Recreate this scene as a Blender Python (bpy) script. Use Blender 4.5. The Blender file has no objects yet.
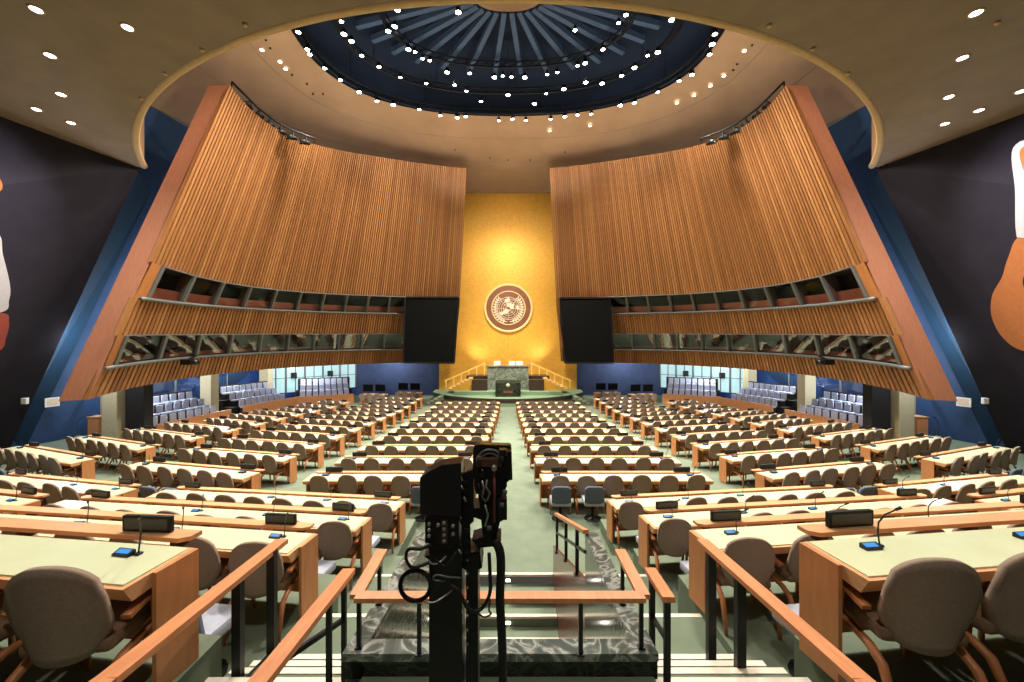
import bpy, bmesh, math, random
import numpy as np
from mathutils import Vector, Matrix
random.seed(7)
S = bpy.context.scene
COL = S.collection
F, CX, HY = 400.0, 508.0, 341.0            # focal length in px of a 1024 wide frame, vanishing point, horizon
R = math.radians

def at(px, py, Y):                          # a point of the hall seen at a pixel, Y metres ahead of the lens
    return Vector(((px-CX)*Y/F, Y, (HY-py)*Y/F))
def plan(px, Y): return (px-CX)*Y/F
def on_z(px, py, z):
    Y = F*z/(HY-py); return Vector(((px-CX)*Y/F, Y, z))

ONES = "zeroth first second third fourth fifth sixth seventh eighth ninth tenth eleventh twelfth thirteenth fourteenth fifteenth sixteenth seventeenth eighteenth nineteenth".split()
TENS = {2:('twentieth','twenty'),3:('thirtieth','thirty'),4:('fortieth','forty'),5:('fiftieth','fifty')}
def nth(n):
    if n < 20: return ONES[n]
    t, r = divmod(n, 10)
    return TENS[t][0] if r == 0 else TENS[t][1]+'-'+ONES[r]

# ------------------------------------------------------------------ materials
def lin(c):
    f = lambda v: v/12.92 if v <= .04045 else ((v+.055)/1.055)**2.4
    return tuple(f(x/255.0) for x in c)+(1.0,)

def nodes(name):
    m = bpy.data.materials.new(name); m.use_nodes = True
    nt = m.node_tree
    return m, nt, nt.nodes['Principled BSDF'], nt.nodes, nt.links

def mat(name, rgb, rough=.6, metal=0.0, var=.12, scale=8.0, stretch=(1,1,1), bump=0.0, spec=.5, emit=None, estr=0.0, coat=0.0):
    m, nt, b, N, L = nodes(name)
    c = lin(rgb)
    tc = N.new('ShaderNodeTexCoord'); mp = N.new('ShaderNodeMapping'); mp.inputs['Scale'].default_value = stretch
    L.new(tc.outputs['Object'], mp.inputs['Vector'])
    no = N.new('ShaderNodeTexNoise'); no.inputs['Scale'].default_value = scale; no.inputs['Detail'].default_value = 4
    L.new(mp.outputs['Vector'], no.inputs['Vector'])
    ra = N.new('ShaderNodeValToRGB')
    ra.color_ramp.elements[0].position = .3; ra.color_ramp.elements[1].position = .7
    ra.color_ramp.elements[0].color = tuple(max(0, x*(1-var)) for x in c[:3])+(1,)
    ra.color_ramp.elements[1].color = tuple(min(1, x*(1+var)) for x in c[:3])+(1,)
    L.new(no.outputs['Fac'], ra.inputs['Fac']); L.new(ra.outputs['Color'], b.inputs['Base Color'])
    b.inputs['Roughness'].default_value = rough; b.inputs['Metallic'].default_value = metal
    b.inputs['Specular IOR Level'].default_value = spec
    b.inputs['Coat Weight'].default_value = coat
    if bump:
        bp = N.new('ShaderNodeBump'); bp.inputs['Strength'].default_value = bump; bp.inputs['Distance'].default_value = .02
        L.new(no.outputs['Fac'], bp.inputs['Height']); L.new(bp.outputs['Normal'], b.inputs['Normal'])
    if emit is not None:
        b.inputs['Emission Color'].default_value = lin(emit); b.inputs['Emission Strength'].default_value = estr
        m.cycles.emission_sampling = 'NONE'
    return m

def emis(name, rgb, strength):
    m, nt, b, N, L = nodes(name)
    b.inputs['Base Color'].default_value = (.02,.02,.02,1)
    b.inputs['Emission Color'].default_value = lin(rgb); b.inputs['Emission Strength'].default_value = strength
    m.cycles.emission_sampling = 'NONE'
    return m

M = {}
M['carpet']   = mat('green_carpet', (112,123,104), .95, var=.1, scale=3.0, bump=.1, spec=.1)
M['nosing']   = mat('white_nosing', (225,215,195), .6, var=.05)
M['ceil']     = mat('tan_plaster', (132,111,90), .8, var=.09, scale=1.3, spec=.2)
M['lip']      = mat('pale_tan_trim', (190,155,110), .7, var=.06, spec=.2)
M['dome_tan'] = mat('tan_ceiling_panels', (148,116,86), .75, var=.1, scale=.7, spec=.2)
M['black_wall'] = mat('charcoal_wall', (44,40,46), .9, var=.1, scale=1.5, spec=.08)
M['navy']     = mat('navy_wall', (14,42,62), .8, var=.1, scale=2, spec=.2)
M['blue']     = mat('blue_wall', (38,66,122), .7, var=.1, scale=2, spec=.3)
M['blue_dark'] = mat('deep_blue_wall', (46,68,100), .8, var=.1, scale=2, spec=.2)
M['grey_blue']= mat('grey_blue_wall', (62,74,104), .75, var=.12, scale=2.5, spec=.3)
M['copper']   = mat('pinkish_wood_panel', (190,128,98), .55, var=.07, scale=2, stretch=(6,6,.6), spec=.3)
WT = [(150,99,56),(134,87,47),(160,109,63),(142,93,52)]
M['batten'] = [mat('walnut_batten_%s' % w, WT[i], .5, var=.12, scale=2.2, stretch=(4,4,.5), spec=.35) for i, w in enumerate(('amber','brown','honey','russet'))]
M['gap']      = mat('dark_wood_gap', (52,30,17), .8, var=.1)
M['band_wood']= mat('plain_walnut_strip', (170,108,58), .5, var=.1, scale=2, stretch=(4,4,.5))
M['booth_dark']= mat('dark_booth_lining', (26,19,16), .8, var=.2, scale=2)
M['booth_sill']= mat('red_brown_booth_front', (160,92,66), .7, var=.08)
M['booth_side']= mat('booth_partition', (120,98,78), .7, var=.1)
M['mullion']  = mat('grey_metal_mullion', (104,106,104), .5, metal=.3, var=.05)
M['maple']    = mat('orange_maple', (218,164,116), .42, var=.1, scale=3, stretch=(1.2,7,7), spec=.4)
M['maple_v']  = mat('orange_maple_panel', (204,138,88), .45, var=.1, scale=3, stretch=(7,7,1), spec=.4)
M['desk_top'] = mat('pale_green_desktop', (214,219,180), .25, var=.04, scale=3, spec=.6)
M['desk_dark']= mat('dark_desk_underside', (70,42,26), .7, var=.1)
M['rail_wood']= mat('cherry_handrail', (214,140,92), .35, var=.14, scale=4, stretch=(8,1,8), spec=.5)
M['chair_fab']= mat('taupe_fabric', (150,131,115), .95, var=.09, scale=60, bump=.1, spec=.1)
M['chair_seat']=mat('brown_seat_fabric', (128,102,82), .95, var=.09, scale=60, spec=.1)
M['chair_wood']=mat('bent_beech', (176,112,68), .4, var=.1, scale=6, stretch=(3,3,3))
M['grey_fab'] = mat('slate_blue_fabric', (96,106,122), .9, var=.08, scale=40, spec=.15)
M['grey_seat']= mat('pale_grey_cushion', (170,172,186), .85, var=.06, scale=30, spec=.2)
M['audience'] = mat('audience_seat_fabric', (176,178,194), .85, var=.1, scale=10, spec=.2)
M['black_m']  = mat('black_metal', (16,15,15), .4, metal=.2, var=.15, spec=.5)
M['black_p']  = mat('black_plastic', (13,12,12), .35, var=.2, spec=.5)
M['satin']    = mat('satin_black_housing', (22,20,20), .3, var=.15, scale=20, spec=.6)
M['rubber']   = mat('black_rubber', (12,12,12), .6, var=.1)
M['brown_p']  = mat('brown_viewfinder_panel', (84,56,44), .45, var=.1)
M['steel']    = mat('pale_steel', (190,186,178), .3, metal=.8, var=.06)
M['red_cable']= mat('dark_red_cable', (140,60,54), .5, var=.1)
M['plate']    = mat('name_display_black', (15,13,12), .6, var=.15, spec=.4)
M['plate_scr']= mat('dark_display_glass', (20,17,15), .4, var=.3, scale=5, spec=.6)
M['console']  = mat('console_black', (24,24,26), .4, var=.1)
M['blue_scr'] = emis('blue_console_screen', (50,150,235), .5)
M['cream_col']= mat('cream_column', (205,190,152), .7, var=.05, spec=.2)
M['white']    = mat('white_enamel', (225,222,214), .6, var=.04)
M['white_fab']= mat('white_chair_leather', (235,232,222), .6, var=.03)
M['screen']   = mat('black_screen', (5,5,5), .6, var=.2, scale=3, spec=.08)
M['dark_wood']= mat('dark_walnut', (52,36,28), .5, var=.15, scale=4)
M['stage_green'] = mat('stage_carpet', (120,142,112), .9, var=.06, spec=.1)
M['gold_rail']= mat('gold_glass_rail', (244,204,104), .4, metal=.2, var=.08)
M['lamp']     = emis('white_hot_lamp', (255,246,230), 18.0)
M['lamp_small']= emis('white_lamp', (255,246,230), 9.0)
M['downlight']= emis('round_downlight', (255,250,240), 7.0)
M['dome_navy']= mat('dark_blue_dome', (22,34,54), .7, var=.15, spec=.2)
M['rib']      = mat('slate_dome_rib', (62,80,106), .6, var=.1, spec=.3)
M['truss']    = mat('black_truss', (14,15,18), .5, metal=.4, var=.1)
M['emb_disc'] = mat('copper_emblem_disc', (122,74,50), .5, metal=.2, var=.12, scale=3)
M['emb_pale'] = mat('pale_emblem_relief', (214,192,164), .55, var=.05)
M['emb_rim']  = mat('cream_gold_rim', (232,196,128), .5, var=.05)
M['mural_white'] = mat('mural_white', (186,181,176), .8, var=.04)
M['mural_orange'] = mat('mural_orange_brown', (176,104,50), .8, var=.07)
M['mural_red'] = mat('mural_brick_red', (150,66,44), .8, var=.07)

def marble(name, base, vein, scale, rough):
    m, nt, b, N, L = nodes(name)
    tc = N.new('ShaderNodeTexCoord')
    n1 = N.new('ShaderNodeTexNoise'); n1.inputs['Scale'].default_value = scale; n1.inputs['Detail'].default_value = 8; n1.inputs['Distortion'].default_value = 1.6
    L.new(tc.outputs['Object'], n1.inputs['Vector'])
    r = N.new('ShaderNodeValToRGB'); e = r.color_ramp.elements
    e[0].position = .40; e[0].color = lin(base)
    e[1].position = .50; e[1].color = lin(vein)
    x = e.new(.455); x.color = lin(tuple((a*2+c)/3 for a, c in zip(base, vein)))
    x = e.new(.56); x.color = lin(tuple((a*3+c)/4 for a, c in zip(base, vein)))
    x = e.new(.7); x.color = lin(base)
    L.new(n1.outputs['Fac'], r.inputs['Fac']); L.new(r.outputs['Color'], b.inputs['Base Color'])
    b.inputs['Roughness'].default_value = rough
    return m
M['marble'] = marble('green_grey_marble', (70,76,70), (158,160,152), 4.5, .14)
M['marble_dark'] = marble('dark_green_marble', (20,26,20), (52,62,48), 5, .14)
M['marble_in'] = marble('polished_grey_marble', (78,84,72), (118,122,108), 7, .1)
M['rostrum'] = marble('pale_green_marble', (84,92,80), (140,146,130), 2.2, .2)
M['red_panel'] = mat('polished_red_wood', (120,70,52), .22, var=.12, scale=3, stretch=(3,1,6), spec=.6)

def gold():
    m, nt, b, N, L = nodes('gold_leaf')
    tc = N.new('ShaderNodeTexCoord')
    br = N.new('ShaderNodeTexBrick'); br.inputs['Scale'].default_value = 2.4
    br.inputs['Color1'].default_value = lin((230,172,66)); br.inputs['Color2'].default_value = lin((222,163,58)); br.inputs['Mortar'].default_value = lin((202,142,46))
    br.inputs['Mortar Size'].default_value = .012
    mp = N.new('ShaderNodeMapping'); mp.inputs['Rotation'].default_value = (R(90), 0, 0)
    L.new(tc.outputs['Object'], mp.inputs['Vector']); L.new(mp.outputs['Vector'], br.inputs['Vector'])
    no = N.new('ShaderNodeTexNoise'); no.inputs['Scale'].default_value = 5; no.inputs['Detail'].default_value = 6
    L.new(tc.outputs['Object'], no.inputs['Vector'])
    mx = N.new('ShaderNodeMixRGB'); mx.blend_type = 'OVERLAY'; mx.inputs['Fac'].default_value = .35
    L.new(br.outputs['Color'], mx.inputs['Color1']); L.new(no.outputs['Color'], mx.inputs['Color2'])
    hs = N.new('ShaderNodeHueSaturation'); L.new(mx.outputs['Color'], hs.inputs['Color'])
    L.new(hs.outputs['Color'], b.inputs['Base Color'])
    b.inputs['Metallic'].default_value = .35; b.inputs['Roughness'].default_value = .5
    return m
M['gold'] = gold()

def glass(name, tint, mixfac):
    m = bpy.data.materials.new(name); m.use_nodes = True
    nt = m.node_tree; N = nt.nodes; L = nt.links; N.clear()
    o = N.new('ShaderNodeOutputMaterial'); mx = N.new('ShaderNodeMixShader')
    t = N.new('ShaderNodeBsdfTransparent'); t.inputs['Color'].default_value = tint
    g = N.new('ShaderNodeBsdfGlossy'); g.inputs['Roughness'].default_value = .02
    n = N.new('ShaderNodeTexNoise'); n.inputs['Scale'].default_value = 1.0
    fr = N.new('ShaderNodeMath'); fr.operation = 'MULTIPLY_ADD'; fr.inputs[1].default_value = .04; fr.inputs[2].default_value = mixfac
    L.new(n.outputs['Fac'], fr.inputs[0]); L.new(fr.outputs[0], mx.inputs['Fac'])
    L.new(t.outputs[0], mx.inputs[1]); L.new(g.outputs[0], mx.inputs[2]); L.new(mx.outputs[0], o.inputs['Surface'])
    return m
M['pane_up'] = glass('booth_glass', (.8,.8,.8,1), .015)
M['pane_low'] = glass('reflective_booth_glass', (.6,.62,.55,1), .15)
M['pane_blue'] = glass('blue_partition_glass', (.75,.85,1,1), .12)
def bright_window(name, rgb, s):
    return mat(name, (120,150,150), .3, var=.15, scale=1.5, emit=rgb, estr=s)
M['lit_glass'] = bright_window('backlit_glass', (190,225,228), .36)

# ------------------------------------------------------------------ mesh builder
class MB:
    def __init__(s): s.v = []; s.f = []; s.m = []; s.sm = []
    def add(s, vs, fs, mi=0, smooth=False):
        b = len(s.v); s.v += [tuple(v) for v in vs]
        for f in fs:
            s.f.append(tuple(b+i for i in f)); s.m.append(mi); s.sm.append(smooth)
        return s
    def box(s, c, d, rz=0, mi=0, rx=0):
        Mx = Matrix.Translation(c) @ Matrix.Rotation(rz, 4, 'Z') @ Matrix.Rotation(rx, 4, 'X')
        x, y, z = d[0]/2, d[1]/2, d[2]/2
        vs = [Mx @ Vector((a*x, b*y, e*z)) for e in (-1,1) for b in (-1,1) for a in (-1,1)]
        return s.add(vs, [(0,2,3,1),(4,5,7,6),(0,1,5,4),(2,6,7,3),(0,4,6,2),(1,3,7,5)], mi)
    def bbox(s, lo, hi, mi=0):
        return s.box([(a+b)/2 for a, b in zip(lo, hi)], [b-a for a, b in zip(lo, hi)], 0, mi)
    def bev(s, c, d, bv=.01, rz=0, mi=0, rx=0):           # box with chamfered edges
        Mx = Matrix.Translation(c) @ Matrix.Rotation(rz, 4, 'Z') @ Matrix.Rotation(rx, 4, 'X')
        bm = bmesh.new(); bmesh.ops.create_cube(bm, size=1)
        for v in bm.verts: v.co = Vector((v.co.x*d[0], v.co.y*d[1], v.co.z*d[2]))
        bmesh.ops.bevel(bm, geom=bm.edges[:], offset=bv, segments=2, affect='EDGES', profile=.6)
        bm.verts.ensure_lookup_table()
        s.add([Mx @ v.co for v in bm.verts], [[v.index for v in f.verts] for f in bm.faces], mi); bm.free()
        return s
    def bar(s, p, q, w, h, mi=0, up=(0,0,1)):
        p, q = Vector(p), Vector(q); d = (q-p).normalized(); u = Vector(up)
        a = d.cross(u)
        if a.length < 1e-4: a = d.cross(Vector((0,1,0)))
        a.normalize(); b = a.cross(d).normalized()
        vs = [e+a*i*w/2+b*j*h/2 for e in (p, q) for i, j in ((-1,-1),(1,-1),(1,1),(-1,1))]
        return s.add(vs, [(0,3,2,1),(4,5,6,7),(0,1,5,4),(1,2,6,5),(2,3,7,6),(3,0,4,7)], mi)
    def tube(s, pts, r, n=8, mi=0, cap=True, closed=False):
        pts = [Vector(p) for p in pts]; k = len(pts)
        rs = r if isinstance(r, (list, tuple)) else [r]*k
        vs = []; prev = None
        for i, p in enumerate(pts):
            if closed: d = pts[(i+1) % k]-pts[i-1]
            else: d = pts[min(i+1, k-1)]-pts[max(i-1, 0)]
            d.normalize()
            if prev is None:
                a = d.cross(Vector((0,0,1)))
                if a.length < 1e-3: a = d.cross(Vector((1,0,0)))
            else:
                a = prev-d*prev.dot(d)
            a.normalize(); prev = a; b = d.cross(a)
            vs += [p+(a*math.cos(t)+b*math.sin(t))*rs[i] for t in [2*math.pi*j/n for j in range(n)]]
        fs = [(i*n+j, i*n+(j+1) % n, ((i+1) % k)*n+(j+1) % n, ((i+1) % k)*n+j) for i in range(k if closed else k-1) for j in range(n)]
        if cap and not closed: fs += [tuple(range(n))[::-1], tuple((k-1)*n+j for j in range(n))]
        return s.add(vs, fs, mi, True)
    def lathe(s, prof, n=24, c=(0,0,0), ax='Z', mi=0, smooth=True, cap=True):
        vs = []; k = len(prof)
        for r, z in prof:
            for j in range(n):
                t = 2*math.pi*j/n; x, y = r*math.cos(t), r*math.sin(t)
                v = (x, y, z) if ax == 'Z' else (x, z, y)
                vs.append((v[0]+c[0], v[1]+c[1], v[2]+c[2]))
        fs = [(i*n+j, i*n+(j+1) % n, (i+1)*n+(j+1) % n, (i+1)*n+j) for i in range(k-1) for j in range(n)]
        if cap and prof[0][0] > 1e-6: fs.append(tuple(range(n))[::-1])
        if cap and prof[-1][0] > 1e-6: fs.append(tuple((k-1)*n+j for j in range(n)))
        return s.add(vs, fs, mi, smooth)
    def quad(s, a, b, c, d, mi=0): return s.add([a, b, c, d], [(0,1,2,3)], mi)
    def prism(s, poly, z0, z1, mi=0):
        n = len(poly)
        vs = [(x, y, z0) for x, y in poly]+[(x, y, z1) for x, y in poly]
        return s.add(vs, [tuple(range(n))[::-1], tuple(range(n, 2*n))]+[(i, (i+1) % n, n+(i+1) % n, n+i) for i in range(n)], mi)
    def plate(s, poly, y0, y1, mi=0, tf=None):             # outline in (x, z), extruded along y
        n = len(poly); vs = [Vector((x, y0, z)) for x, z in poly]+[Vector((x, y1, z)) for x, z in poly]
        if tf: vs = [tf @ v for v in vs]
        return s.add(vs, [tuple(range(n)), tuple(range(n, 2*n))[::-1]]+[(i, n+i, n+(i+1) % n, (i+1) % n) for i in range(n)], mi)
    def grid(s, P, mi=0, smooth=True, closed=False):
        k, n = len(P), len(P[0]); vs = [p for row in P for p in row]
        fs = [(i*n+j, i*n+(j+1) % n, (i+1)*n+(j+1) % n, (i+1)*n+j) for i in range(k-1) for j in range(n if closed else n-1)]
        return s.add(vs, fs, mi, smooth)
    def mesh(s, name, mats):
        me = bpy.data.meshes.new(name); me.from_pydata(s.v, [], s.f)
        for m in (mats if isinstance(mats, list) else [mats]): me.materials.append(m)
        me.polygons.foreach_set('material_index', s.m); me.polygons.foreach_set('use_smooth', s.sm)
        me.update()
        bm = bmesh.new(); bm.from_mesh(me); bmesh.ops.recalc_face_normals(bm, faces=bm.faces); bm.to_mesh(me); bm.free()
        return me
    def build(s, name, mats, parent=None, loc=None, rz=0):
        o = bpy.data.objects.new(name, s.mesh(name, mats)); COL.objects.link(o)
        if parent is not None: o.parent = parent
        if loc is not None: o.location = loc
        if rz: o.rotation_euler = (0, 0, rz)
        return o

def tag(o, label, cat, group=None, kind=None):
    if label: o['label'] = label
    if cat: o['category'] = cat
    if group: o['group'] = group
    if kind: o['kind'] = kind
    return o
def struct(o, label=None):
    o['kind'] = 'structure'
    if label: o['label'] = label
    return o
def thing(name, label, cat, loc=(0,0,0), rz=0, group=None):
    o = bpy.data.objects.new(name, None); COL.objects.link(o); o.empty_display_size = .1
    o.location = loc; o.rotation_euler = (0, 0, rz)
    return tag(o, label, cat, group)
KIDS = {}
def family(o): return [c for c in o.children]
def dup(o, loc, rz, label, group=None, proto_kids=None):
    c = o.copy(); COL.objects.link(c); c.location = loc; c.rotation_euler = (0, 0, rz)
    c['label'] = label
    if group: c['group'] = group
    kids = KIDS.setdefault(o.name, [(k, list(k.children)) for k in o.children])
    for k, subs in kids:
        d = k.copy(); COL.objects.link(d); d.parent = c
        for g in subs:
            e = g.copy(); COL.objects.link(e); e.parent = d
    return c

SIDE = {1: 'right', -1: 'left'}

# ------------------------------------------------------------------ floor of the hall
def zf(Y): return -4.15-.0625*(min(max(Y, 10.5), 25.0)-10.5)
mb = MB()
ys = [8.0, 10.5, 12, 14, 16, 18, 20, 22, 25, 30, 38]
# the well of the central stair stays open in front of Y=7.1
mb.grid([[(x, y, zf(y)) for x in (-24, -12, -4, 0, 4, 12, 24)] for y in ys], smooth=False)
mb.quad((-24,7.1,-4.15), (24,7.1,-4.15), (24,8.0,-4.15), (-24,8.0,-4.15))
struct(mb.build('floor', M['carpet']))
WELL = .80                                     # half width of the stair well
T7 = math.tan(R(7))
AISLE = 2.02
LEV = [(-2.0,2.82,-2.08),(2.82,4.75,-2.78),(4.75,6.45,-3.35),(6.45,8.75,-3.90)]
for s in (1, -1):
    for k, (y0, y1, z) in enumerate(LEV):
        mb = MB()
        e = lambda x, y: (s*x, y+(x-2)*T7)
        mb.prism([e(AISLE,y0), e(14,y0), e(14,y1), e(AISLE,y1)], z-1.2, z)
        struct(mb.build('floor_platform', M['carpet']))
    # stepped aisle beside the well
    mb = MB(); x0, x1 = .93, AISLE
    steps = [(-2.0,2.45,-2.14),(2.45,2.69,-2.27),(2.69,2.93,-2.40),(2.93,3.17,-2.54),(3.17,3.44,-2.70),(3.44,4.2,-2.87),
             (4.2,4.45,-3.03),(4.45,4.7,-3.2),(4.7,5.75,-3.36),(5.75,6.0,-3.52),(6.0,6.25,-3.68),(6.25,7.15,-3.84),(7.15,7.45,-4.0)]
    for y0, y1, z in steps: mb.bbox((min(s*x0,s*x1), y0, z-1.5), (max(s*x0,s*x1), y1, z))
    fl = struct(mb.build('floor_stair_aisle', M['carpet']))
    for y0, y1, z in steps:
        if y1 in (2.69,2.93,3.17,3.44,4.2,5.75):
            MB().bbox((min(s*x0,s*x1)+.002, y1-.05, z-.015), (max(s*x0,s*x1)-.002, y1+.004, z+.006)).build('nosing_strip', M['nosing'], fl)
# platform carrying the television camera, and the flight that sinks under it
struct(MB().bbox((-.93,-2,-2.5), (.93,2.55,-2.14)).build('floor_camera_stand', M['carpet']))
mb = MB(); zs = -4.15; yy = 7.1
WST = []
for k in range(12):
    mb.bbox((-WELL, yy-.3, zs-.166*(k+1)-1.0), (WELL, yy, zs-.166*(k+1))); WST.append((yy, zs-.166*k)); yy -= .3
fl = struct(mb.build('floor_sunken_stair', M['carpet']))
for k, (y, z) in enumerate(WST[:9]):
    MB().bbox((-WELL+.002, y-.004, z-.03), (WELL-.002, y+.06, z+.008)).build('nosing_strip', M['nosing'], fl)
    MB().bbox((-.035, y-.012, z-.115), (.035, y-.003, z-.075)).build('step_light', M['lamp_small'], fl)

# marble parapet round the well
ZT, YP, YE = -1.995, 2.55, 4.17
def U(x, y): return (x, y)
mb = MB()
mb.prism([(.96,YP),(.93,YE),(.80,YE),(.81,2.68)], ZT-.05, ZT); mb.prism([(-1.06,YP),(-.92,2.68),(-.80,YE),(-.93,YE)], ZT-.05, ZT)
mb.prism([(-1.06,YP),(.96,YP),(.81,2.68),(-.92,2.68)], ZT-.05, ZT)
par = struct(mb.build('wall_stairwell_parapet', M['marble']))
mb = MB(); mb.bbox((-1.055,YP+.004,-2.16), (.955,YP+.06,ZT-.05)); mb.build('front_face', M['marble_dark'], par)
for s in (1, -1):
    mb = MB(); mb.prism([(.955,2.6),(.926,YE-.004),(.802,YE-.004),(.812,2.6)] if s > 0 else [(-1.05,2.6),(-.926,YE-.004),(-.802,YE-.004),(-.92,2.6)], -6.5, ZT-.05); mb.build('inner_wall', M['marble_in'], par)
    # raking wooden balustrade panel further down the well
    x0, x1 = sorted((s*.803, s*.84))
    mb = MB()
    v = [(YE, -2.49), (7.12, -3.64), (7.12, -6.3), (YE, -6.3)]
    mb.add([(x0, y, z) for y, z in v]+[(x1, y, z) for y, z in v], [(0,1,2,3),(7,6,5,4),(0,4,5,1),(1,5,6,2),(2,6,7,3),(3,7,4,0)])
    struct(mb.build('wall_stairwell_panel', M['red_panel']))
    struct(MB().bbox((min(s*.845,s*.925), YE, -6.3), (max(s*.845,s*.925), 7.1, -3.9)).build('wall_stairwell_side', M['carpet']))

def rail(name, label, pts, posts, w=.085, h=.034, foot=None, mid=None, pr=.034):
    t = thing(name, label, 'handrail', pts[0])
    o = Vector(pts[0]); mb = MB()
    for a, b in zip(pts[:-1], pts[1:]): mb.bar(Vector(a)-o, Vector(b)-o, w, h)
    mb.build('rail', M['rail_wood'], t)
    for (p, zb) in posts:
        p = Vector(p)-o
        m2 = MB(); m2.box((p.x, p.y, (p.z-h/2+zb-o.z)/2), (pr, pr*.8, p.z-h/2-(zb-o.z))); m2.box((p.x, p.y, zb-o.z+.006), (pr*1.8, pr*1.6, .012))
        m2.build('post', M['black_m'], t)
    for a, b in (mid or []): MB().bar(Vector(a)-o, Vector(b)-o, .022, .03).build('mid_rail', M['black_m'], t)
    return t
# U shaped rail on the parapet
zr = -1.625; yr = 2.57
u0 = (-.93, 3.43, zr); u1 = (-.955, yr, zr); u2 = (.90, yr, zr); u3 = (.865, 3.25, zr)
u0 = tuple(at(382, 551, 3.1)); u1 = tuple(at(356, 597, 2.545)); u2 = tuple(at(644, 597, 2.545)); u3 = tuple(at(620, 551, 3.1))
mid_ = lambda a, b, t: tuple(x+(y-x)*t for x, y in zip(a, b))
rail('parapet_handrail', 'U-shaped wooden handrail on black posts around the marble stairwell curb', [u0, u1, u2, u3],
     [(mid_(u0,u1,.12), ZT), (mid_(u0,u1,.9), ZT), (mid_(u1,u2,.22), ZT), (mid_(u1,u2,.78), ZT), (mid_(u3,u2,.12), ZT), (mid_(u3,u2,.9), ZT)], w=.08, h=.03, pr=.026)
# rails beside the stepped aisles
rail('stair_handrail', 'long sloping wooden handrail beside the desks at the left stair', [tuple(at(282,541,3.3)), tuple(at(105,682,1.79)), tuple(at(-60,800,1.3))],
     [(tuple(at(272,548,3.1)), -2.75), (tuple(at(238,576,2.75)), -2.6)], w=.1, h=.036, pr=.06, mid=[(at(270,655,3.1), at(236,690,2.6))])
rail('stair_handrail', 'wooden handrail between the left stair and the marble curb', [tuple(at(349,571,2.75)), tuple(at(268,672,1.78)), tuple(at(225,725,1.5))],
     [(tuple(at(344,577,2.65)), -2.75), (tuple(at(329,596,2.4)), -2.7)], w=.085, h=.034, pr=.03, mid=[(at(343,620,2.65), at(266,672,2.0))])
rail('stair_handrail', 'long sloping wooden handrail beside the desks at the right stair', [tuple(at(702,541,3.5)), tuple(at(862,682,1.95)), tuple(at(1000,805,1.45))],
     [(tuple(at(711,549,3.35)), -2.75), (tuple(at(740,575,2.95)), -2.6)], w=.1, h=.036, pr=.065, mid=[(at(709,668,3.3), at(730,690,2.9))])
rail('stair_handrail', 'short wooden handrail between the marble curb and the right stair', [tuple(at(650,570,2.8)), tuple(at(669,600,2.43))],
     [(tuple(at(652,574,2.75)), -2.75), (tuple(at(667,597,2.47)), -2.5)], w=.075, h=.034, pr=.036, mid=[(at(653,618,2.75), at(667,640,2.47))])
rail('stairwell_handrail', 'short raked handrail above the red wood panel at the far end of the stairwell', [tuple(at(556,514,6.7)), tuple(at(586,532,4.1))],
     [(tuple(at(557,515,6.6)), -3.5), (tuple(at(566,520,5.55)), -3.05), (tuple(at(577,527,4.65)), -2.72)], w=.06, h=.04, pr=.04, mid=[(at(557,533,6.55), at(585,552,4.15))])
rail('stairwell_handrail', 'short raked handrail behind the television camera on the left of the stairwell', [tuple(at(460,514,6.7)), tuple(at(430,532,4.1))],
     [(tuple(at(459,515,6.6)), -3.5), (tuple(at(450,520,5.55)), -3.05), (tuple(at(439,527,4.65)), -2.72)], w=.06, h=.04, pr=.04)

# ------------------------------------------------------------------ desks
def desk_parts(t, L, df, near):
    db = .2; H = .72
    m = MB()
    # wooden body of the worktop with a deep bevelled edge toward the seats
    v = [(-L/2,db,H-.05),(L/2,db,H-.05),(L/2,df+.05,H-.1),(-L/2,df+.05,H-.1),(-L/2,db,H),(L/2,db,H),(L/2,df,H-.005),(-L/2,df,H-.005)]
    m.add(v, [(0,1,2,3),(4,7,6,5),(0,4,5,1),(1,5,6,2),(2,6,7,3),(3,7,4,0)])
    m.build('worktop', M['maple'], t)
    m = MB(); m.bbox((-L/2+.03, df+.03, H-.004), (L/2-.03, db-.01, H+.004)); m.build('writing_surface', M['desk_top'], t)
    m = MB()
    # raised front ledge with chamfered ends
    for z0, z1 in ((H-.015, H+.015),):
        e_ = L/2-(.14 if near else .03); p = [(-e_+.06,.27),(e_-.06,.27),(e_,.31),(e_,.40),(-e_,.40),(-e_,.31)]
        m.prism(p, z0, z1)
    m.build('ledge', M['maple'], t)
    n = max(2, int(L/1.2))
    if near:
        for k in range(n+1):
            x = -L/2+.25+(L-.5)*k/n
            m = MB(); m.bbox((x-.02,.15,H-.075), (x+.02,.38,H-.051)); m.bbox((x-.02,.28,H-.06), (x+.02,.38,H-.016)); m.build('bracket', M['desk_dark'], t)
    else:
        m = MB(); m.bbox((-L/2+.1,.17,H-.08), (L/2-.1,.33,H-.052)); m.bbox((-L/2+.1,.29,H-.06), (L/2-.1,.33,H-.016)); m.build('ledge_support', M['desk_dark'], t)
    for s in (-1, 1):
        MB().bbox((min(s*(L/2+.001),s*(L/2+.03)), -.08, 0), (max(s*(L/2+.001),s*(L/2+.03)), db, H-.002)).build('end_panel', M['maple_v'], t)
    MB().bbox((-L/2+.0, .172, .1), (L/2-.0, .196, H-.052)).build('modesty_panel', M['maple_v'], t)
    return t

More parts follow.
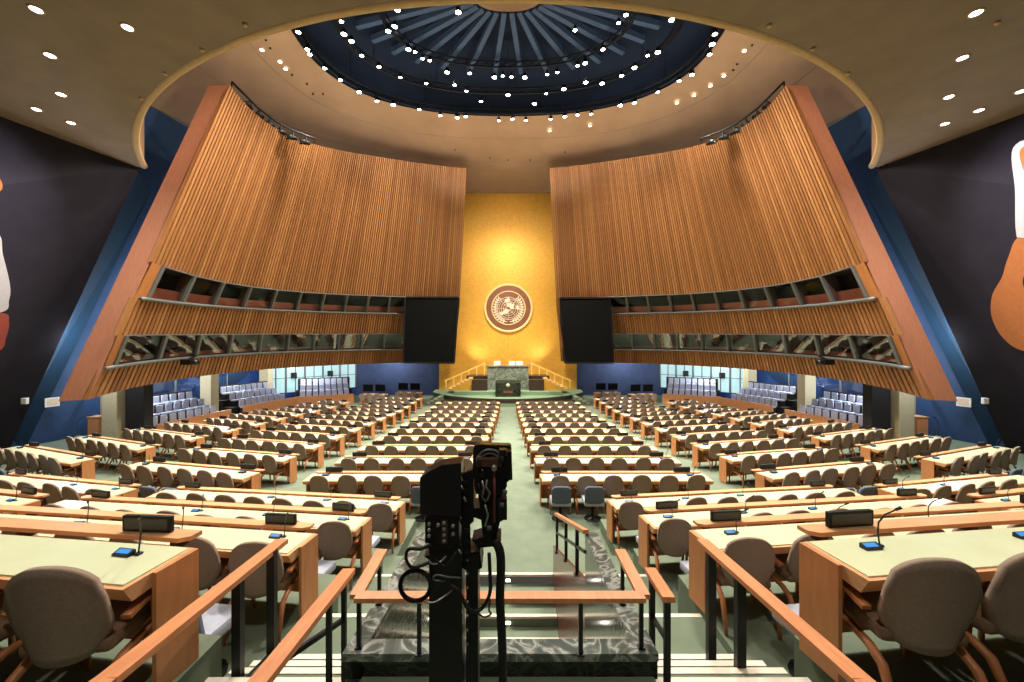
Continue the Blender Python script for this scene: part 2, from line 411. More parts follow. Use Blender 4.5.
# ------------------------------------------------------------------ chairs
def shell(mb, zo, w_scale=1.0, mi=0, back=True):
    nu, nv = 16, 11
    P = []
    zb, zt = .38, .93
    for off in (0, .04):
        for j in range(nv+1):
            v = j/nv; row = []
            hw = .178+.052*math.sin(min(v/.55, 1)*math.pi/2)
            for i in range(nu+1):
                u = -1+2*i/nu
                # rounded outline: the top corners fall away in an arch, the bottom ones a little
                zz = zb+(zt-zb)*v
                top = zt-.21*(1-math.sqrt(max(0, 1-abs(u)**2.2)))
                bot = zb+.07*(1-math.sqrt(max(0, 1-abs(u)**3)))
                zz = bot+(top-bot)*v
                y = -.235-.07*(v**1.2)+.07*u*u
                row.append((u*hw*w_scale, y-off, zz))
            P.append(row)
    A, B = P[:nv+1], P[nv+1:]
    mb.grid(A, mi); mb.grid(B, mi)
    n = nu+1
    # close the rim
    for X, Y in ((A[0],B[0]),(A[-1],B[-1]),([r[0] for r in A],[r[0] for r in B]),([r[-1] for r in A],[r[-1] for r in B])):
        mb.grid([X, Y], mi)
def weld(o, d=.0005):
    bm = bmesh.new(); bm.from_mesh(o.data); bmesh.ops.remove_doubles(bm, verts=bm.verts, dist=d)
    bmesh.ops.recalc_face_normals(bm, faces=bm.faces); bm.to_mesh(o.data); bm.free()
def seat_mesh(mb, mi=0):
    mb.bev((0,-.01,.435), (.45,.42,.08), .03, mi=mi)
def frame_side(s, mi=0, mb=None):
    pass
def chair_full():
    t = thing('armchair', 'x', 'chair')
    mb = MB(); seat_mesh(mb); mb.build('seat', M['chair_seat'], t)
    mb = MB(); shell(mb, 0); o = mb.build('backrest', M['chair_fab'], t); weld(o)
    for s in (-1, 1):
        x = s*.235
        mb = MB()                                           # upright and blade of the arm
        mb.bar((x, .10, .36), (x*1.08, .06, .565), .025, .055, up=(0,1,0))
        P = [(x*1.10, y, z) for y, z in ((-.16,.55),(-.02,.57),(.12,.58),(.2,.57))]
        W = (.035,.05,.055,.03)
        for i in range(3):
            mb.bar(P[i], P[i+1], W[i+1], .024)
        mb.build('armrest', M['chair_wood'], t)
        mb = MB()                                           # front leg bends over into the side rail
        mb.tube([(x*1.05,.21,0),(x*1.05,.20,.26),(x*1.04,.17,.33),(x*1.02,.11,.365),(x,.0,.36)], [.017,.022,.024,.023,.022], 8)
        mb.build('leg', M['chair_wood'], t)
        mb = MB()
        mb.tube([(x*1.02,-.33,0),(x*1.02,-.29,.2),(x,-.24,.29),(x,-.15,.335),(x,.0,.355)], [.017,.023,.026,.025,.022], 8)
        mb.build('leg', M['chair_wood'], t)
    return t
def chair_plain_mb(mb, Mx=None, small=False):
    m = MB()
    nu, nv = 6, 4
    m.bbox((-.22,-.2,.39), (.22,.24,.47), 1)
    P = []
    for j in range(nv+1):
        v = j/nv; hw = .19+.06*math.sin(min(v/.62, 1)*math.pi/2); row = []
        for i in range(nu+1):
            u = -1+2*i/nu
            top = .93-.17*(1-math.sqrt(max(0, 1-abs(u)**2.6))); bot = .36+.07*(1-math.sqrt(max(0, 1-abs(u)**3)))
            row.append((u*hw, -.235-.07*(v**1.2)+.07*u*u, bot+(top-bot)*v))
        P.append(row)
    m.grid(P, 0)
    m.grid([[(x, y-.045, z) for x, y, z in r] for r in P], 0)
    B = [[(x, y-.045, z) for x, y, z in r] for r in P]
    for X, Y in ((P[0],B[0]),(P[-1],B[-1]),([r[0] for r in P],[r[0] for r in B]),([r[-1] for r in P],[r[-1] for r in B])): m.grid([X, Y], 0)
    for s in (-1, 1):
        x = s*.235
        m.bar((x,.22,0), (x,.18,.36), .03, .03, 2); m.bar((x,-.32,0), (x,-.15,.34), .03, .03, 2)
        m.bar((x,.18,.36), (x,-.15,.34), .03, .03, 2)
        m.bar((x,.1,.36), (x*1.06,.06,.56), .025, .05, 2, up=(0,1,0)); m.bar((x*1.08,-.16,.55), (x*1.08,.18,.575), .045, .022, 2)
    if Mx is not None: m.v = [tuple(Mx @ Vector(v)) for v in m.v]
    mb.add(m.v, m.f); n = len(m.f); mb.m[-n:] = m.m; mb.sm[-n:] = m.sm

CH = []          # (distance, x, y, z, rz, label, group)
DESKS, PLATES, CONS = [], [], []
def row_of_desks(s, inner, z, ang, L, df, nch, label_desk, where, near, off=.285, pitch=.625, plates=True, group=None, cback=-.09, ncons=2, skip=(), cons_off=.4):
    """one straight desk; INNER is the aisle end of its back edge"""
    a = R(ang); dx, dy = math.cos(a)*s, math.sin(a)
    if df < -.3: cback = -.17
    cx, cy = inner[0]+dx*L/2, inner[1]+dy*L/2
    rz = a*s
    Mx = Matrix.Translation((cx, cy, z)) @ Matrix.Rotation(rz, 4, 'Z') @ Matrix.Translation((0, -.2, 0))
    org = Mx @ Vector((0,0,0))
    DESKS.append((org, rz, L, df, near, label_desk, group))
    for k in range(nch):
        if k in skip: continue
        x = s*(-L/2+off+pitch*k); turn = 0; cb = cback
        if near and k == 0: x, turn, cb = s*(-L/2+.295), -s*R(13), cback-.03
        p = Mx @ Vector((x+random.uniform(-.01,.02)*s*(k > 0), cb+random.uniform(-.06,.02)*(k > 0 or not near), 0))
        jit = R(random.uniform(-5,5))*(k > 0)
        CH.append((p.length, p, rz+jit+turn, f'taupe armchair, {nth(k+1)} from the aisle, {where}', 'delegate armchairs '+group[0] if group else None))
    if plates:
        for x, nm in ((-L/2+.5, 'aisle end'), (L/2-.5, 'outer end')):
            p = Mx @ Vector((s*x, .335, .736))
            PLATES.append((p, rz+R(random.uniform(-4,4)), f'black name display at the {nm}, {where}', near, group))
    for k in range(ncons):
        x = s*(-L/2+cons_off+k*1.2) if near else s*(-L/2+cons_off+(L-2*cons_off)*k/max(1, ncons-1))
        p = Mx @ Vector((x, .06, .725))
        CONS.append((p, rz, f'microphone console, {nth(k+1)} from the aisle, {where}', near, group))
    return Mx

X0 = {1: 2.0, -1: -2.06}
for s in (1, -1):
    sd = SIDE[s]
    # tiered rows near the camera, two blocks on each side
    for k, (y, z, L, n) in enumerate(((2.71,-2.08,3.0,4),(4.36,-2.78,5.2,8),(6.05,-3.35,5.3,8),(8.0,-3.90,5.3,8))):
        nm = ('nearest','second','third','fourth')[k]
        row_of_desks(s, (X0[s] if k else X0[s]*1.0, y-(.08 if s < 0 else 0)), z, 7, L, -.24, n, f'maple desk with pale green top, {nm} tiered row beside the {sd} stair',
                     f'{nm} tiered row beside the {sd} stair', True, group=(f'in the {sd} tiered rows',), ncons=3 if k else 2, cons_off=.36)
    for k, (x, y, z, L, n, skip) in enumerate(((7.75,6.62,-3.35,4.0,6,(1,2)),(8.0,8.62,-3.90,4.2,6,()))):
        nm = ('third','fourth')[k]
        row_of_desks(s, (s*x, y), z, 12, L, -.24, n, f'maple desk with pale green top, outer {sd} tiered block, {nm} row',
                     f'{nm} row of the outer {sd} tiered block', True, group=(f'in the outer {sd} tiered block',), ncons=2, skip=skip)
    # main floor: centre block, middle block and outer block
    for k in range(11):
        Y = 10.46+1.79*k
        row_of_desks(s, (s*(.84-.026*k), Y-.14), zf(Y), 0, 4.2+.026*k, -.33, 6, f'long maple desk, {nth(k+1)} row from the cross aisle, {sd} centre block',
                     f'{nth(k+1)} row of the {sd} centre block', False, off=.42, pitch=.66, group=(f'in the {sd} centre block',))
    for k in range(12):
        Y = 10.25+1.77*k
        L = 4.0 if k < 9 else 3.4
        row_of_desks(s, (s*6.42, Y+.1), zf(Y)+.03, 12.6, L, -.33, 6 if k < 9 else 5, f'long maple desk, {nth(k+1)} row from the cross aisle, {sd} middle block',
                     f'{nth(k+1)} row of the {sd} middle block', False, off=.40, pitch=.62, group=(f'in the {sd} middle block',))
    XO = [12.1,11.9,11.6,11.5,11.45,11.5,11.5,11.4,11.2,11.1]
    for k in range(10):
        Y = 11.7+1.79*k; n = (6,6,6,6,5,5,5,4,4,3)[k]
        row_of_desks(s, (s*XO[k], Y), zf(Y)+.06, 20, .45+.62*n, -.33, n, f'maple desk, {nth(k+1)} row from the cross aisle, {sd} outer block',
                     f'{nth(k+1)} row of the {sd} outer block', False, off=.38, pitch=.62, group=(f'in the {sd} outer block',))

# desks: one prototype for each length, copies share its meshes
proto = {}
for (org, rz, L, df, near, label, group) in DESKS:
    key = (round(L,2), df)
    if key not in proto:
        t = thing('delegate_desk', label, 'desk', org, rz, 'delegate desks '+group[0]); desk_parts(t, L, df, near); proto[key] = t
    else: dup(proto[key], org, rz, label, 'delegate desks '+group[0])

# name displays
pm = MB(); pm.bev((0,0,.055), (.36,.05,.11), .006); plate_near = None
for (p, rz, label, near, group) in PLATES:
    if near:
        if plate_near is None:
            t = thing('name_display', label, 'name display', p, rz, 'name displays '+group[0])
            MB().bev((0,0,.058), (.36,.034,.112), .006).build('housing', M['plate'], t)
            MB().bbox((-.16,-.0198,.02), (.16,-.0168,.097)).build('screen', M['plate_scr'], t)
            plate_near = t
        else: dup(plate_near, p, rz, label, 'name displays '+group[0])
    else:
        if 'far' not in proto:
            proto['far'] = MB().box((0,0,.06), (.42,.06,.12)).mesh('name_display', M['plate'])
        o = bpy.data.objects.new('name_display', proto['far']); COL.objects.link(o); o.location = p; o.rotation_euler = (0,0,rz)
        tag(o, label, 'name display', 'name displays '+group[0])

# microphone consoles
cn = None
def mic_pts(): return [(.06,.03,.02),(.065,.035,.12),(.09,.03,.2),(.14,.0,.27),(.2,-.05,.32)]
for (p, rz, label, near, group) in CONS:
    g = 'microphone consoles '+group[0]
    if near:
        if cn is None:
            t = thing('microphone_console', label, 'microphone', p, rz, g)
            m = MB(); v = [(-.062,-.024,0),(.062,-.024,0),(.062,.024,0),(-.062,.024,0),(-.062,-.024,.012),(.062,-.024,.012),(.062,.024,.030),(-.062,.024,.030)]
            m.add(v, [(0,3,2,1),(4,5,6,7),(0,1,5,4),(1,2,6,5),(2,3,7,6),(3,0,4,7)]); m.build('base', M['console'], t)
            m = MB(); q = lambda x, y: (x, y, .012+.375*(y+.024)+.0012)
            m.add([q(-.050,-.014), q(.044,-.014), q(.044,.017), q(-.050,.017)], [(0,1,2,3)]); m.build('screen', M['blue_scr'], t)
            gn = MB().tube([(.085,.02,.012),(.085,.03,.09),(.09,.03,.15),(.115,.01,.21),(.155,-.03,.26)], .005, 6).build('gooseneck', M['console'], t)
            MB().tube([(.15,-.025,.254),(.17,-.045,.278)], [.009,.011], 8).build('microphone_tip', M['console'], gn)
            m = MB().bev((.085,.02,.006), (.036,.036,.012), .004); m.build('neck_socket', M['console'], t)
            cn = t
        else: dup(cn, p, rz+R(random.uniform(-6,6)), label, g)
    else:
        if 'con' not in proto:
            m = MB(); m.box((0,0,.02), (.16,.09,.04)); m.quad((-.06,-.04,.042),(.05,-.04,.042),(.05,.035,.042),(-.06,.035,.042), 1)
            m.tube([(.09,.02,.02),(.1,.02,.15),(.15,-.02,.27)], .006, 5)
            proto['con'] = m.mesh('microphone_console', [M['console'], M['blue_scr']])
        o = bpy.data.objects.new('microphone_console', proto['con']); COL.objects.link(o); o.location = p; o.rotation_euler = (0,0,rz)
        tag(o, label, 'microphone', g)

# armchairs: the nearest with parts, further ones as one mesh each, the farthest as one mass
CH.sort(key=lambda c: c[0])
vis = [c for c in CH if abs(c[1].x) < c[1].y*1.36+.4]
full = None
m = MB(); chair_plain_mb(m); plain = m.mesh('armchair', [M['chair_fab'], M['chair_seat'], M['chair_wood']])
mass = MB()
for i, (d, p, rz, label, g) in enumerate(vis):
    if i < 130:
        if full is None:
            full = chair_full(); full.location = p; full.rotation_euler = (0,0,rz); full['label'] = label; full['group'] = g
        else: dup(full, p, rz, label, g)
    elif i < 300:
        o = bpy.data.objects.new('armchair', plain); COL.objects.link(o); o.location = p; o.rotation_euler = (0,0,rz)
        tag(o, label, 'chair', g)
    else:
        chair_plain_mb(mass, Matrix.Translation(p) @ Matrix.Rotation(rz, 4, 'Z'))
tag(mass.build('armchairs', [M['chair_fab'], M['chair_seat'], M['chair_wood']]), 'farthest taupe armchairs at the small distant desks below the podium', 'chair', None, 'stuff')

# slate blue advisers' chairs on the cross aisle and in the tiers
def adviser():
    t = thing('adviser_chair', 'x', 'chair')
    MB().bev((0,.0,.42), (.46,.46,.11), .035).build('seat', M['grey_seat'], t)
    m = MB(); P = []
    for off in (0, -.06):
        for j in range(6):
            v = j/5; row = []
            for i in range(9):
                u = -1+i/4; hw = .22
                top = .84-.06*(1-math.sqrt(max(0, 1-abs(u)**4))); bot = .44+.03*(1-math.sqrt(max(0, 1-abs(u)**4)))
                row.append((u*hw, -.19-.06*v+off+.03*u*u, bot+(top-bot)*v))
            P.append(row)
    A, B = P[:6], P[6:]
    m.grid(A); m.grid(B)
    for X, Y in ((A[0],B[0]),(A[-1],B[-1]),([r[0] for r in A],[r[0] for r in B]),([r[-1] for r in A],[r[-1] for r in B])): m.grid([X, Y])
    weld(m.build('backrest', M['grey_fab'], t))
    m = MB(); m.lathe([(.2,0),(.2,.015),(.05,.03),(.035,.05),(.035,.36)], 16); m.build('pedestal', M['black_m'], t)
    return t
ADV = adviser(); first_adv = [True]
def put_adv(p, rz, label, g):
    if first_adv[0]:
        first_adv[0] = False; ADV.location = p; ADV.rotation_euler = (0,0,rz); ADV['label'] = label; ADV['group'] = g
    else: dup(ADV, p, rz, label, g)
for s in (1, -1):
    sd = SIDE[s]; g = 'slate blue adviser chairs'
    for k, x in enumerate((1.22, 1.98)):
        put_adv((s*x, 9.35, zf(9)), s*R(random.uniform(-4,4)), f'slate blue chair, {nth(k+1)} from centre aisle, behind the {sd} centre block', g)
    for k, (x, y) in enumerate(((7.55,9.25),(8.15,9.35))):
        put_adv((s*x, y, zf(9)), s*R(12), f'slate blue chair, {nth(k+1)} of two behind the first desk of the {sd} middle block', g)
    for k, (x, y) in enumerate(((12.5,10.4),(13.1,10.6),(13.7,10.8))):
        put_adv((s*x, y, zf(9)), s*R(18), f'slate blue chair, {nth(k+1)} of three behind the first desk of the {sd} outer block', g)
    for k, (x, y, z) in enumerate(((2.55,3.3,-2.78),(2.5,5.05,-3.35),(3.3,5.15,-3.35),(2.5,6.85,-3.9))):
        put_adv((s*x, y, z), s*R(7), ('slate blue chair with pale seat just beyond the nearest %s desk', 'slate blue chair beyond the second %s tiered desk, nearest its stair', 'slate blue chair beyond the second %s tiered desk, farther from its stair','slate blue chair beyond the third %s tiered desk')[k] % sd, g)

# ------------------------------------------------------------------ soffit and its round opening
ZS, CO, RO = 7.0, 25.7, 17.55
arc = []
for i in range(97):
    t = R(-62+124*i/96); arc.append((RO*math.sin(t), CO-RO*math.cos(t)))
mb = MB(); top = []
P0 = []; P1 = []
XW = lambda Y: 15.95-(Y-12.56)*.31         # half width where the soffit meets the side walls
mb2 = MB()
rows = [[], []]
for x, y in arc:
    rows[0].append((x, y, ZS)); rows[1].append((x*1.0, -4.0, ZS))
keep = [i for i, (x, y) in enumerate(arc) if y < 16.4]
A = [rows[0][i] for i in keep]; B = [rows[1][i] for i in keep]
mb.grid([A, B], smooth=False)
for s in (1, -1):
    e = A[-1] if s > 0 else A[0]
    mb.add([e, (e[0], -4, ZS), (s*21.5, -4, ZS), (s*15.6, e[1], ZS)], [(0,1,2,3)])
struct(mb.build('ceiling_soffit', M['ceil']))
# fascia and rounded lip of the opening
mb = MB()
mb.tube([(x, y+.04, ZS+.07) for x, y, z in A], .12, 8)
struct(mb.build('trim_soffit_lip', M['lip']))
mb = MB(); mb.grid([[(x, y+.06, ZS+.02) for x, y, z in A], [(x, y+.06, 11.6) for x, y, z in A]])
struct(mb.build('wall_soffit_fascia', M['dome_tan']))

# round downlights in the soffit
DL = [(36,9),(127.5,27),(50,55),(61,94),(36.5,109),(71,122.5),(976,12.5),(962.5,57.5),(949,96.5),(979,110),(945,123.5),(1021,91)]
for s, sub in ((-1, [d for d in DL if d[0] < 500]), (1, [d for d in DL if d[0] > 500])):
    for k, (x, y) in enumerate(sorted(sub, key=lambda d: d[1])):
        p = on_z(x, y, ZS)
        t = thing('ceiling_downlight', f'round glowing downlight in the {SIDE[s]} soffit, {nth(k+1)} counting from its highest', 'downlight', p, 0, 'soffit downlights')
        MB().lathe([(.10,0),(.10,-.02),(.135,-.02),(.135,.0)], 24, cap=False).build('trim_ring', M['lip'], t)
        MB().lathe([(.0,-.015),(.1,-.015)], 24, cap=False).build('lens', M['downlight'], t)
NZ = [(250,32),(207,57),(170,81),(146,106),(764,33),(808,56),(843,81),(864,108),(992,30)]
for k, (x, y) in enumerate(NZ):
    p = on_z(x-5 if x < 500 else x+5, y-8, ZS)
    m = MB().lathe([(.0,-.05),(.045,-.05),(.06,0)], 12); o = m.build('ceiling_nozzle', M['lip'], None, p)
    tag(o, f'tiny round ceiling nozzle along the curved soffit edge, {nth(k+1)} from its left tip' if k < 8 else 'tiny round ceiling nozzle high among the right soffit downlights', 'nozzle', 'soffit nozzles')

# ------------------------------------------------------------------ side walls
E0 = {}; E1 = {}
for s in (1, -1):
    b0 = Vector((s*20.6, 16.4, -4.8)); b1 = Vector((s*14.9, 16.2, ZS))
    n0 = Vector((s*19.6, -4, -4.8)); n1 = Vector((s*20.9, -4, ZS)); n1 = Vector((s*19.9, -4, ZS)); n0 = Vector((s*21.5, -4, -4.8))
    E0[s], E1[s] = b0, b1
    out = Vector((s*.6, 0, .2))
    mb = MB()
    mb.add([n0, b0, b1, n1, n0+out, b0+out, b1+out, n1+out], [(0,1,2,3),(7,6,5,4),(0,4,5,1),(1,5,6,2),(2,6,7,3),(3,7,4,0)])
    struct(mb.build('wall_mural_'+SIDE[s], M['black_wall']))
    # return behind its slanted end, then the blue wall of the recess
    q0 = Vector((s*20.95, 17.3, -4.8)); q1 = Vector((s*17.4, 19.5, ZS+.3))
    mb = MB(); mb.quad(b0+out*.5, q0, q1, b1+out*.5)
    struct(mb.build('wall_recess_'+SIDE[s], M['navy']))
    mb = MB(); rows = [[], []]
    for i in range(25):
        u = i/24
        Y = 16.2+u*16
        rows[0].append((s*(20.9+1.0*math.sin(min(1, u*1.5)*math.pi/2)), Y, -5.3))
        dy = Y-19
        rows[1].append((s*math.sqrt(max(0, 17.6**2-dy*dy)), Y, 11.6))
    mid = [tuple((a*.62+b*.38) for a, b in zip(p, q)) for p, q in zip(*rows)]
    mb.grid([rows[0], mid]); n = len(mb.f); mb.grid([mid, rows[1]], 1)
    struct(mb.build('wall_blue_'+SIDE[s], [M['blue_dark'], M['blue_dark']]))

# painted shapes on the side walls: plain rounded fields of colour, built flat against the wall
def wall_pt(s, px, py, off=.03):
    """where the sight line meets the inclined mural wall"""
    a = Vector((s*21.5, -4, -4.8)); b = E0[s]; c = E1[s]
    n = (b-a).cross(c-a).normalized()
    d = Vector(((px-CX)/F, 1, (HY-py)/F))
    t = n.dot(a)/n.dot(d)
    return d*t*(1-off/10)
def blob(s, pts, name, m, parent, off=.03):
    P = [wall_pt(s, x, y, off) for x, y in pts]; Q = [wall_pt(s, x, y, -.05) for x, y in pts]
    n = len(P); o = Vector(parent.location)
    mb = MB(); mb.add([p-o for p in P]+[q-o for q in Q], [tuple(range(n))]+[(i, (i+1) % n, n+(i+1) % n, n+i) for i in range(n)])
    return mb.build(name, m, parent)
def smooth(pts, n=6):
    out = []; k = len(pts)
    for i in range(k):
        p0, p1, p2, p3 = (Vector(pts[(i+j) % k]+(0,)) for j in (-1,0,1,2))
        for j in range(n):
            t = j/n
            v = .5*((2*p1)+(-p0+p2)*t+(2*p0-5*p1+4*p2-p3)*t*t+(-p0+3*p1-3*p2+p3)*t**3); out.append((v.x, v.y))
    return out
t = thing('wall_mural', 'abstract mural of white, orange and red rounded shapes on the left charcoal wall', 'mural', wall_pt(-1, -20, 300))
blob(-1, smooth([(-40,170),(-8,174),(2,183),(-3,193),(-40,200)]), 'orange_shape', M['mural_orange'], t)
blob(-1, smooth([(-50,225),(-4,232),(3,255),(10,285),(9,300),(2,312),(-50,316)]), 'white_shape', M['mural_white'], t, .05)
blob(-1, smooth([(-50,318),(2,313),(9,322),(6,338),(-2,352),(-50,372)]), 'red_shape', M['mural_red'], t)
t = thing('wall_mural', 'abstract mural of white and orange-brown rounded shapes on the right charcoal wall', 'mural', wall_pt(1, 1040, 280))
blob(1, smooth([(1013,148),(1040,143),(1075,190),(1070,240),(1024,238),(1016,232),(1015,190)]), 'white_shape', M['mural_white'], t, .05)
blob(1, smooth([(1021,236),(1060,245),(1080,300),(1060,350),(1024,351),(1004,339),(992,318),(992,296),(1002,277),(1008,258)]), 'orange_shape', M['mural_orange'], t)
blob(1, smooth([(1024,276),(1036,274),(1042,282),(1034,290),(1024,288)]), 'dark_spot', M['black_wall'], t, .08)
blob(1, smooth([(1020,150),(1040,146),(1060,170),(1040,190),(1026,176)]), 'brown_shape', M['mural_orange'], t, .09)
# small white speaker box at the foot of each charcoal wall, lit notice panels on the blue wall
for s in (1, -1):
    x, y = (25,401) if s < 0 else (985,401)
    p = wall_pt(s, x, y, .2)
    o = MB().bev((0,0,0), (.2,.12,.24), .02).build('wall_loudspeaker', M['white'], None, p); tag(o, f'small white wall loudspeaker low on the slanted end of the {SIDE[s]} charcoal wall', 'loudspeaker')

# ------------------------------------------------------------------ the wood-battened drum
LV = {
 'bottom': ([(88,402),(110,392),(133,386),(200,377),(267,370),(340,364.5),(405,362.5),(455,361.5)], 20.0, 16.0),
 'lo_sill': ([(104,367.5),(167,359),(233,354),(300,351),(340,350),(405,349),(456,348.5)], 19.7, 15.55),
 'lo_top': ([(117.8,335.5),(167,334.5),(253,334.2),(340,334),(405,333.6),(457,333.4)], 19.4, 15.0),
 'up_sill': ([(134.6,297),(200,304.5),(267,309.5),(340,312),(405,313.5),(459,314)], 19.0, 14.5),
 'up_top': ([(152,260),(163,268),(207,280),(267,288),(340,294),(405,297.5),(460,299)], 18.6, 14.0),
 'top': ([(230,85),(240,97),(255,114),(280,130),(310,143),(350,152),(400,160),(467,168)], 17.0, 12.0),
}
def hit(px, cy, r):
    k = (px-CX)/F; a = 1+k*k
    d = max(0.0, 4*cy*cy-4*a*(cy*cy-r*r))
    Y = (2*cy+math.sqrt(d))/(2*a)
    return k*Y, Y
LVF = {}
for n, (pts, cy, r) in LV.items():
    th, zz = [], []
    for x, y in pts:
        X, Y = hit(x, cy, r); th.append(math.atan2(-X, Y-cy)); zz.append((HY-y)*Y/F)
    LVF[n] = (th[0], th[-1], np.polyfit(th, zz, 4 if n in ('top',) else 3), cy, r)
def ring(n, u, s=-1, off=0.0):
    t0, t1, pf, cy, r = LVF[n]
    t = t0+(t1-t0)*u**PW[n]
    rr = r+off
    return Vector((s*rr*math.sin(t), cy+rr*math.cos(t), float(np.polyval(pf, t))))
PW = {'bottom':.84,'lo_sill':.86,'lo_top':.88,'up_sill':.90,'up_top':.92,'top':1.0}
NB = 118
def battens(s, lo, hi, name):
    mb = MB(); rnd = random.Random(hash(name) % 100+s)
    mb.grid([[ring(lo, i/120, s, .16) for i in range(121)], [ring(hi, i/120, s, .16) for i in range(121)]], 4)
    for i in range(NB):
        u0, u1 = i/NB, (i+.66)/NB
        a, b, c, d = ring(lo,u0,s), ring(lo,u1,s), ring(hi,u1,s), ring(hi,u0,s)
        a2, b2, c2, d2 = ring(lo,u0,s,.15), ring(lo,u1,s,.15), ring(hi,u1,s,.15), ring(hi,u0,s,.15)
        mi = rnd.randrange(4)
        mb.add([a,b,c,d,a2,b2,c2,d2], [(0,1,2,3),(0,4,5,1),(1,5,6,2),(3,2,6,7),(0,3,7,4)], mi)
    return struct(mb.build('wall_battens_%s' % SIDE[s], M['batten']+[M['gap']]))
win_no = [0]
for s in (-1, 1):
    battens(s, 'bottom', 'lo_sill', 'a'); battens(s, 'lo_top', 'up_sill', 'b'); battens(s, 'up_top', 'top', 'c')
    # closing shell and underside of the drum
    mb = MB()
    U_ = [.035+.965*i/60 for i in range(61)]
    mb.grid([[ring('bottom',u,s,.72) for u in U_], [ring('top',u,s,.5) for u in U_]])
    mb.grid([[ring('bottom',u,s,.05)+Vector((0,0,.02)) for u in U_], [ring('bottom',u,s,.72) for u in U_]])
    mb.grid([[ring('top',u,s,.05)-Vector((0,0,.02)) for u in U_], [ring('top',u,s,.5)-Vector((0,0,.02)) for u in U_]])
    struct(mb.build('wall_drum_back_'+SIDE[s], M['booth_dark']))
    # smooth end face
    mb = MB()
    b0 = ring('bottom',0,s); t0 = ring('top',0,s)
    bo = Vector((s*15.95, b0.y-.02, b0.z-.05)); to = Vector((s*12.9, t0.y-.02, t0.z-.05))
    bk = Vector((s*.75, 1.2, 0))
    bq = Vector((0, 1.2, 0)); mb.add([b0,bo,to,t0,b0+bk,bo+bq,to+bq,t0+bk], [(0,1,2,3),(7,6,5,4),(0,4,5,1),(1,5,6,2),(2,6,7,3),(3,7,4,0)])
    struct(mb.build('wall_end_face_'+SIDE[s], M['copper']))
    # inner end return beside the gold wall
    mb = MB(); a = ring('bottom',1,s); b = ring('top',1,s)
    mb.quad(a, ring('bottom',1,s,.8), ring('top',1,s,.8), b); struct(mb.build('trim_inner_end_'+SIDE[s], M['gap']))
    for band, (lo, hi, N, pane) in {'upper': ('up_sill','up_top',11,'pane_up'), 'lower': ('lo_sill','lo_top',11,'pane_low')}.items():
        ua, ub = (.022, .88) if band == 'upper' else (.012, .88)
        Us = [ua+(ub-ua)*i/60 for i in range(61)]
        def mixp(u, f, off): return ring(lo,u,s,off)*(1-f)+ring(hi,u,s,off)*f
        mb = MB()
        mb.grid([[ring(lo,u,s,.85)-Vector((0,0,.1)) for u in Us], [ring(hi,u,s,.85) for u in Us]])
        mb.grid([[ring(hi,u,s,0) for u in Us], [ring(hi,u,s,.85) for u in Us]])
        mb.grid([[ring(lo,u,s,0) for u in Us], [ring(lo,u,s,.85)-Vector((0,0,.1)) for u in Us]])
        struct(mb.build('wall_booth_%s_%s' % (band, SIDE[s]), M['booth_dark']))
        mb = MB(); fh = .42 if band == 'upper' else .22
        mb.grid([[mixp(u,.05,.3) for u in Us], [mixp(u,fh,.42) for u in Us]])
        mb.grid([[mixp(u,fh,.42) for u in Us], [mixp(u,fh,.8) for u in Us]])
        struct(mb.build('wall_booth_front_%s_%s' % (band, SIDE[s]), M['booth_sill']))
        # plain strips closing the band at both ends
        for (x0, x1) in ((0, ua), (ub, 1)):
            mb = MB(); W_ = [x0+(x1-x0)*i/8 for i in range(9)]
            mb.grid([[ring(lo,u,s) for u in W_], [ring(hi,u,s) for u in W_]]); struct(mb.build('trim_band_end', M['band_wood']))
        mb = MB(); mb.tube([ring(lo,u,s,-.06)-Vector((0,0,.03)) for u in [max(0, ua-.015)+(ub-max(0, ua-.015))*i/60 for i in range(61)]], .075, 6)
        struct(mb.build('trim_sill_%s_%s' % (band, SIDE[s]), M['mullion']))
        # unequal bays: narrow toward the end face
        edges = [ua+(ub-ua)*(k/N) for k in range(N+1)]
        for k in range(N):
            win_no[0] += 1
            e0, e1 = edges[k], edges[k+1]
            t = thing('window_%d' % win_no[0], f'{nth(k+1)} pane from the outer end, {band} row of booth windows, {SIDE[s]} battened wall', 'window', ring(lo,e0,s), 0, f'{band} booth windows on the {SIDE[s]} wall')
            t['kind'] = 'structure'
            o = Vector(t.location)
            m = MB(); m.bar(ring(lo,e0,s,-.02)-o, ring(hi,e0,s,-.02)-o, .13, .13, up=(0,1,0))
            a, b = ring(hi,e0,s,-.02)-o, ring(hi,e1,s,-.02)-o; m.bar(a, b, .05, .05)
            if k == N-1: m.bar(ring(lo,e1,s,-.02)-o, ring(hi,e1,s,-.02)-o, .13, .13, up=(0,1,0))
            m.build('frame', M['mullion'], t)
            m = MB(); m.quad(ring(lo,e0,s,.05)-o, ring(lo,e1,s,.05)-o, ring(hi,e1,s,.05)-o, ring(hi,e0,s,.05)-o); m.build('pane', M[pane], t)
            m = MB(); m.quad(ring(lo,e0,s,.1)-o, ring(lo,e0+.012,s,.83)-o, ring(hi,e0+.012,s,.83)-o, ring(hi,e0,s,.1)-o); m.build('partition', M['booth_side'], t)

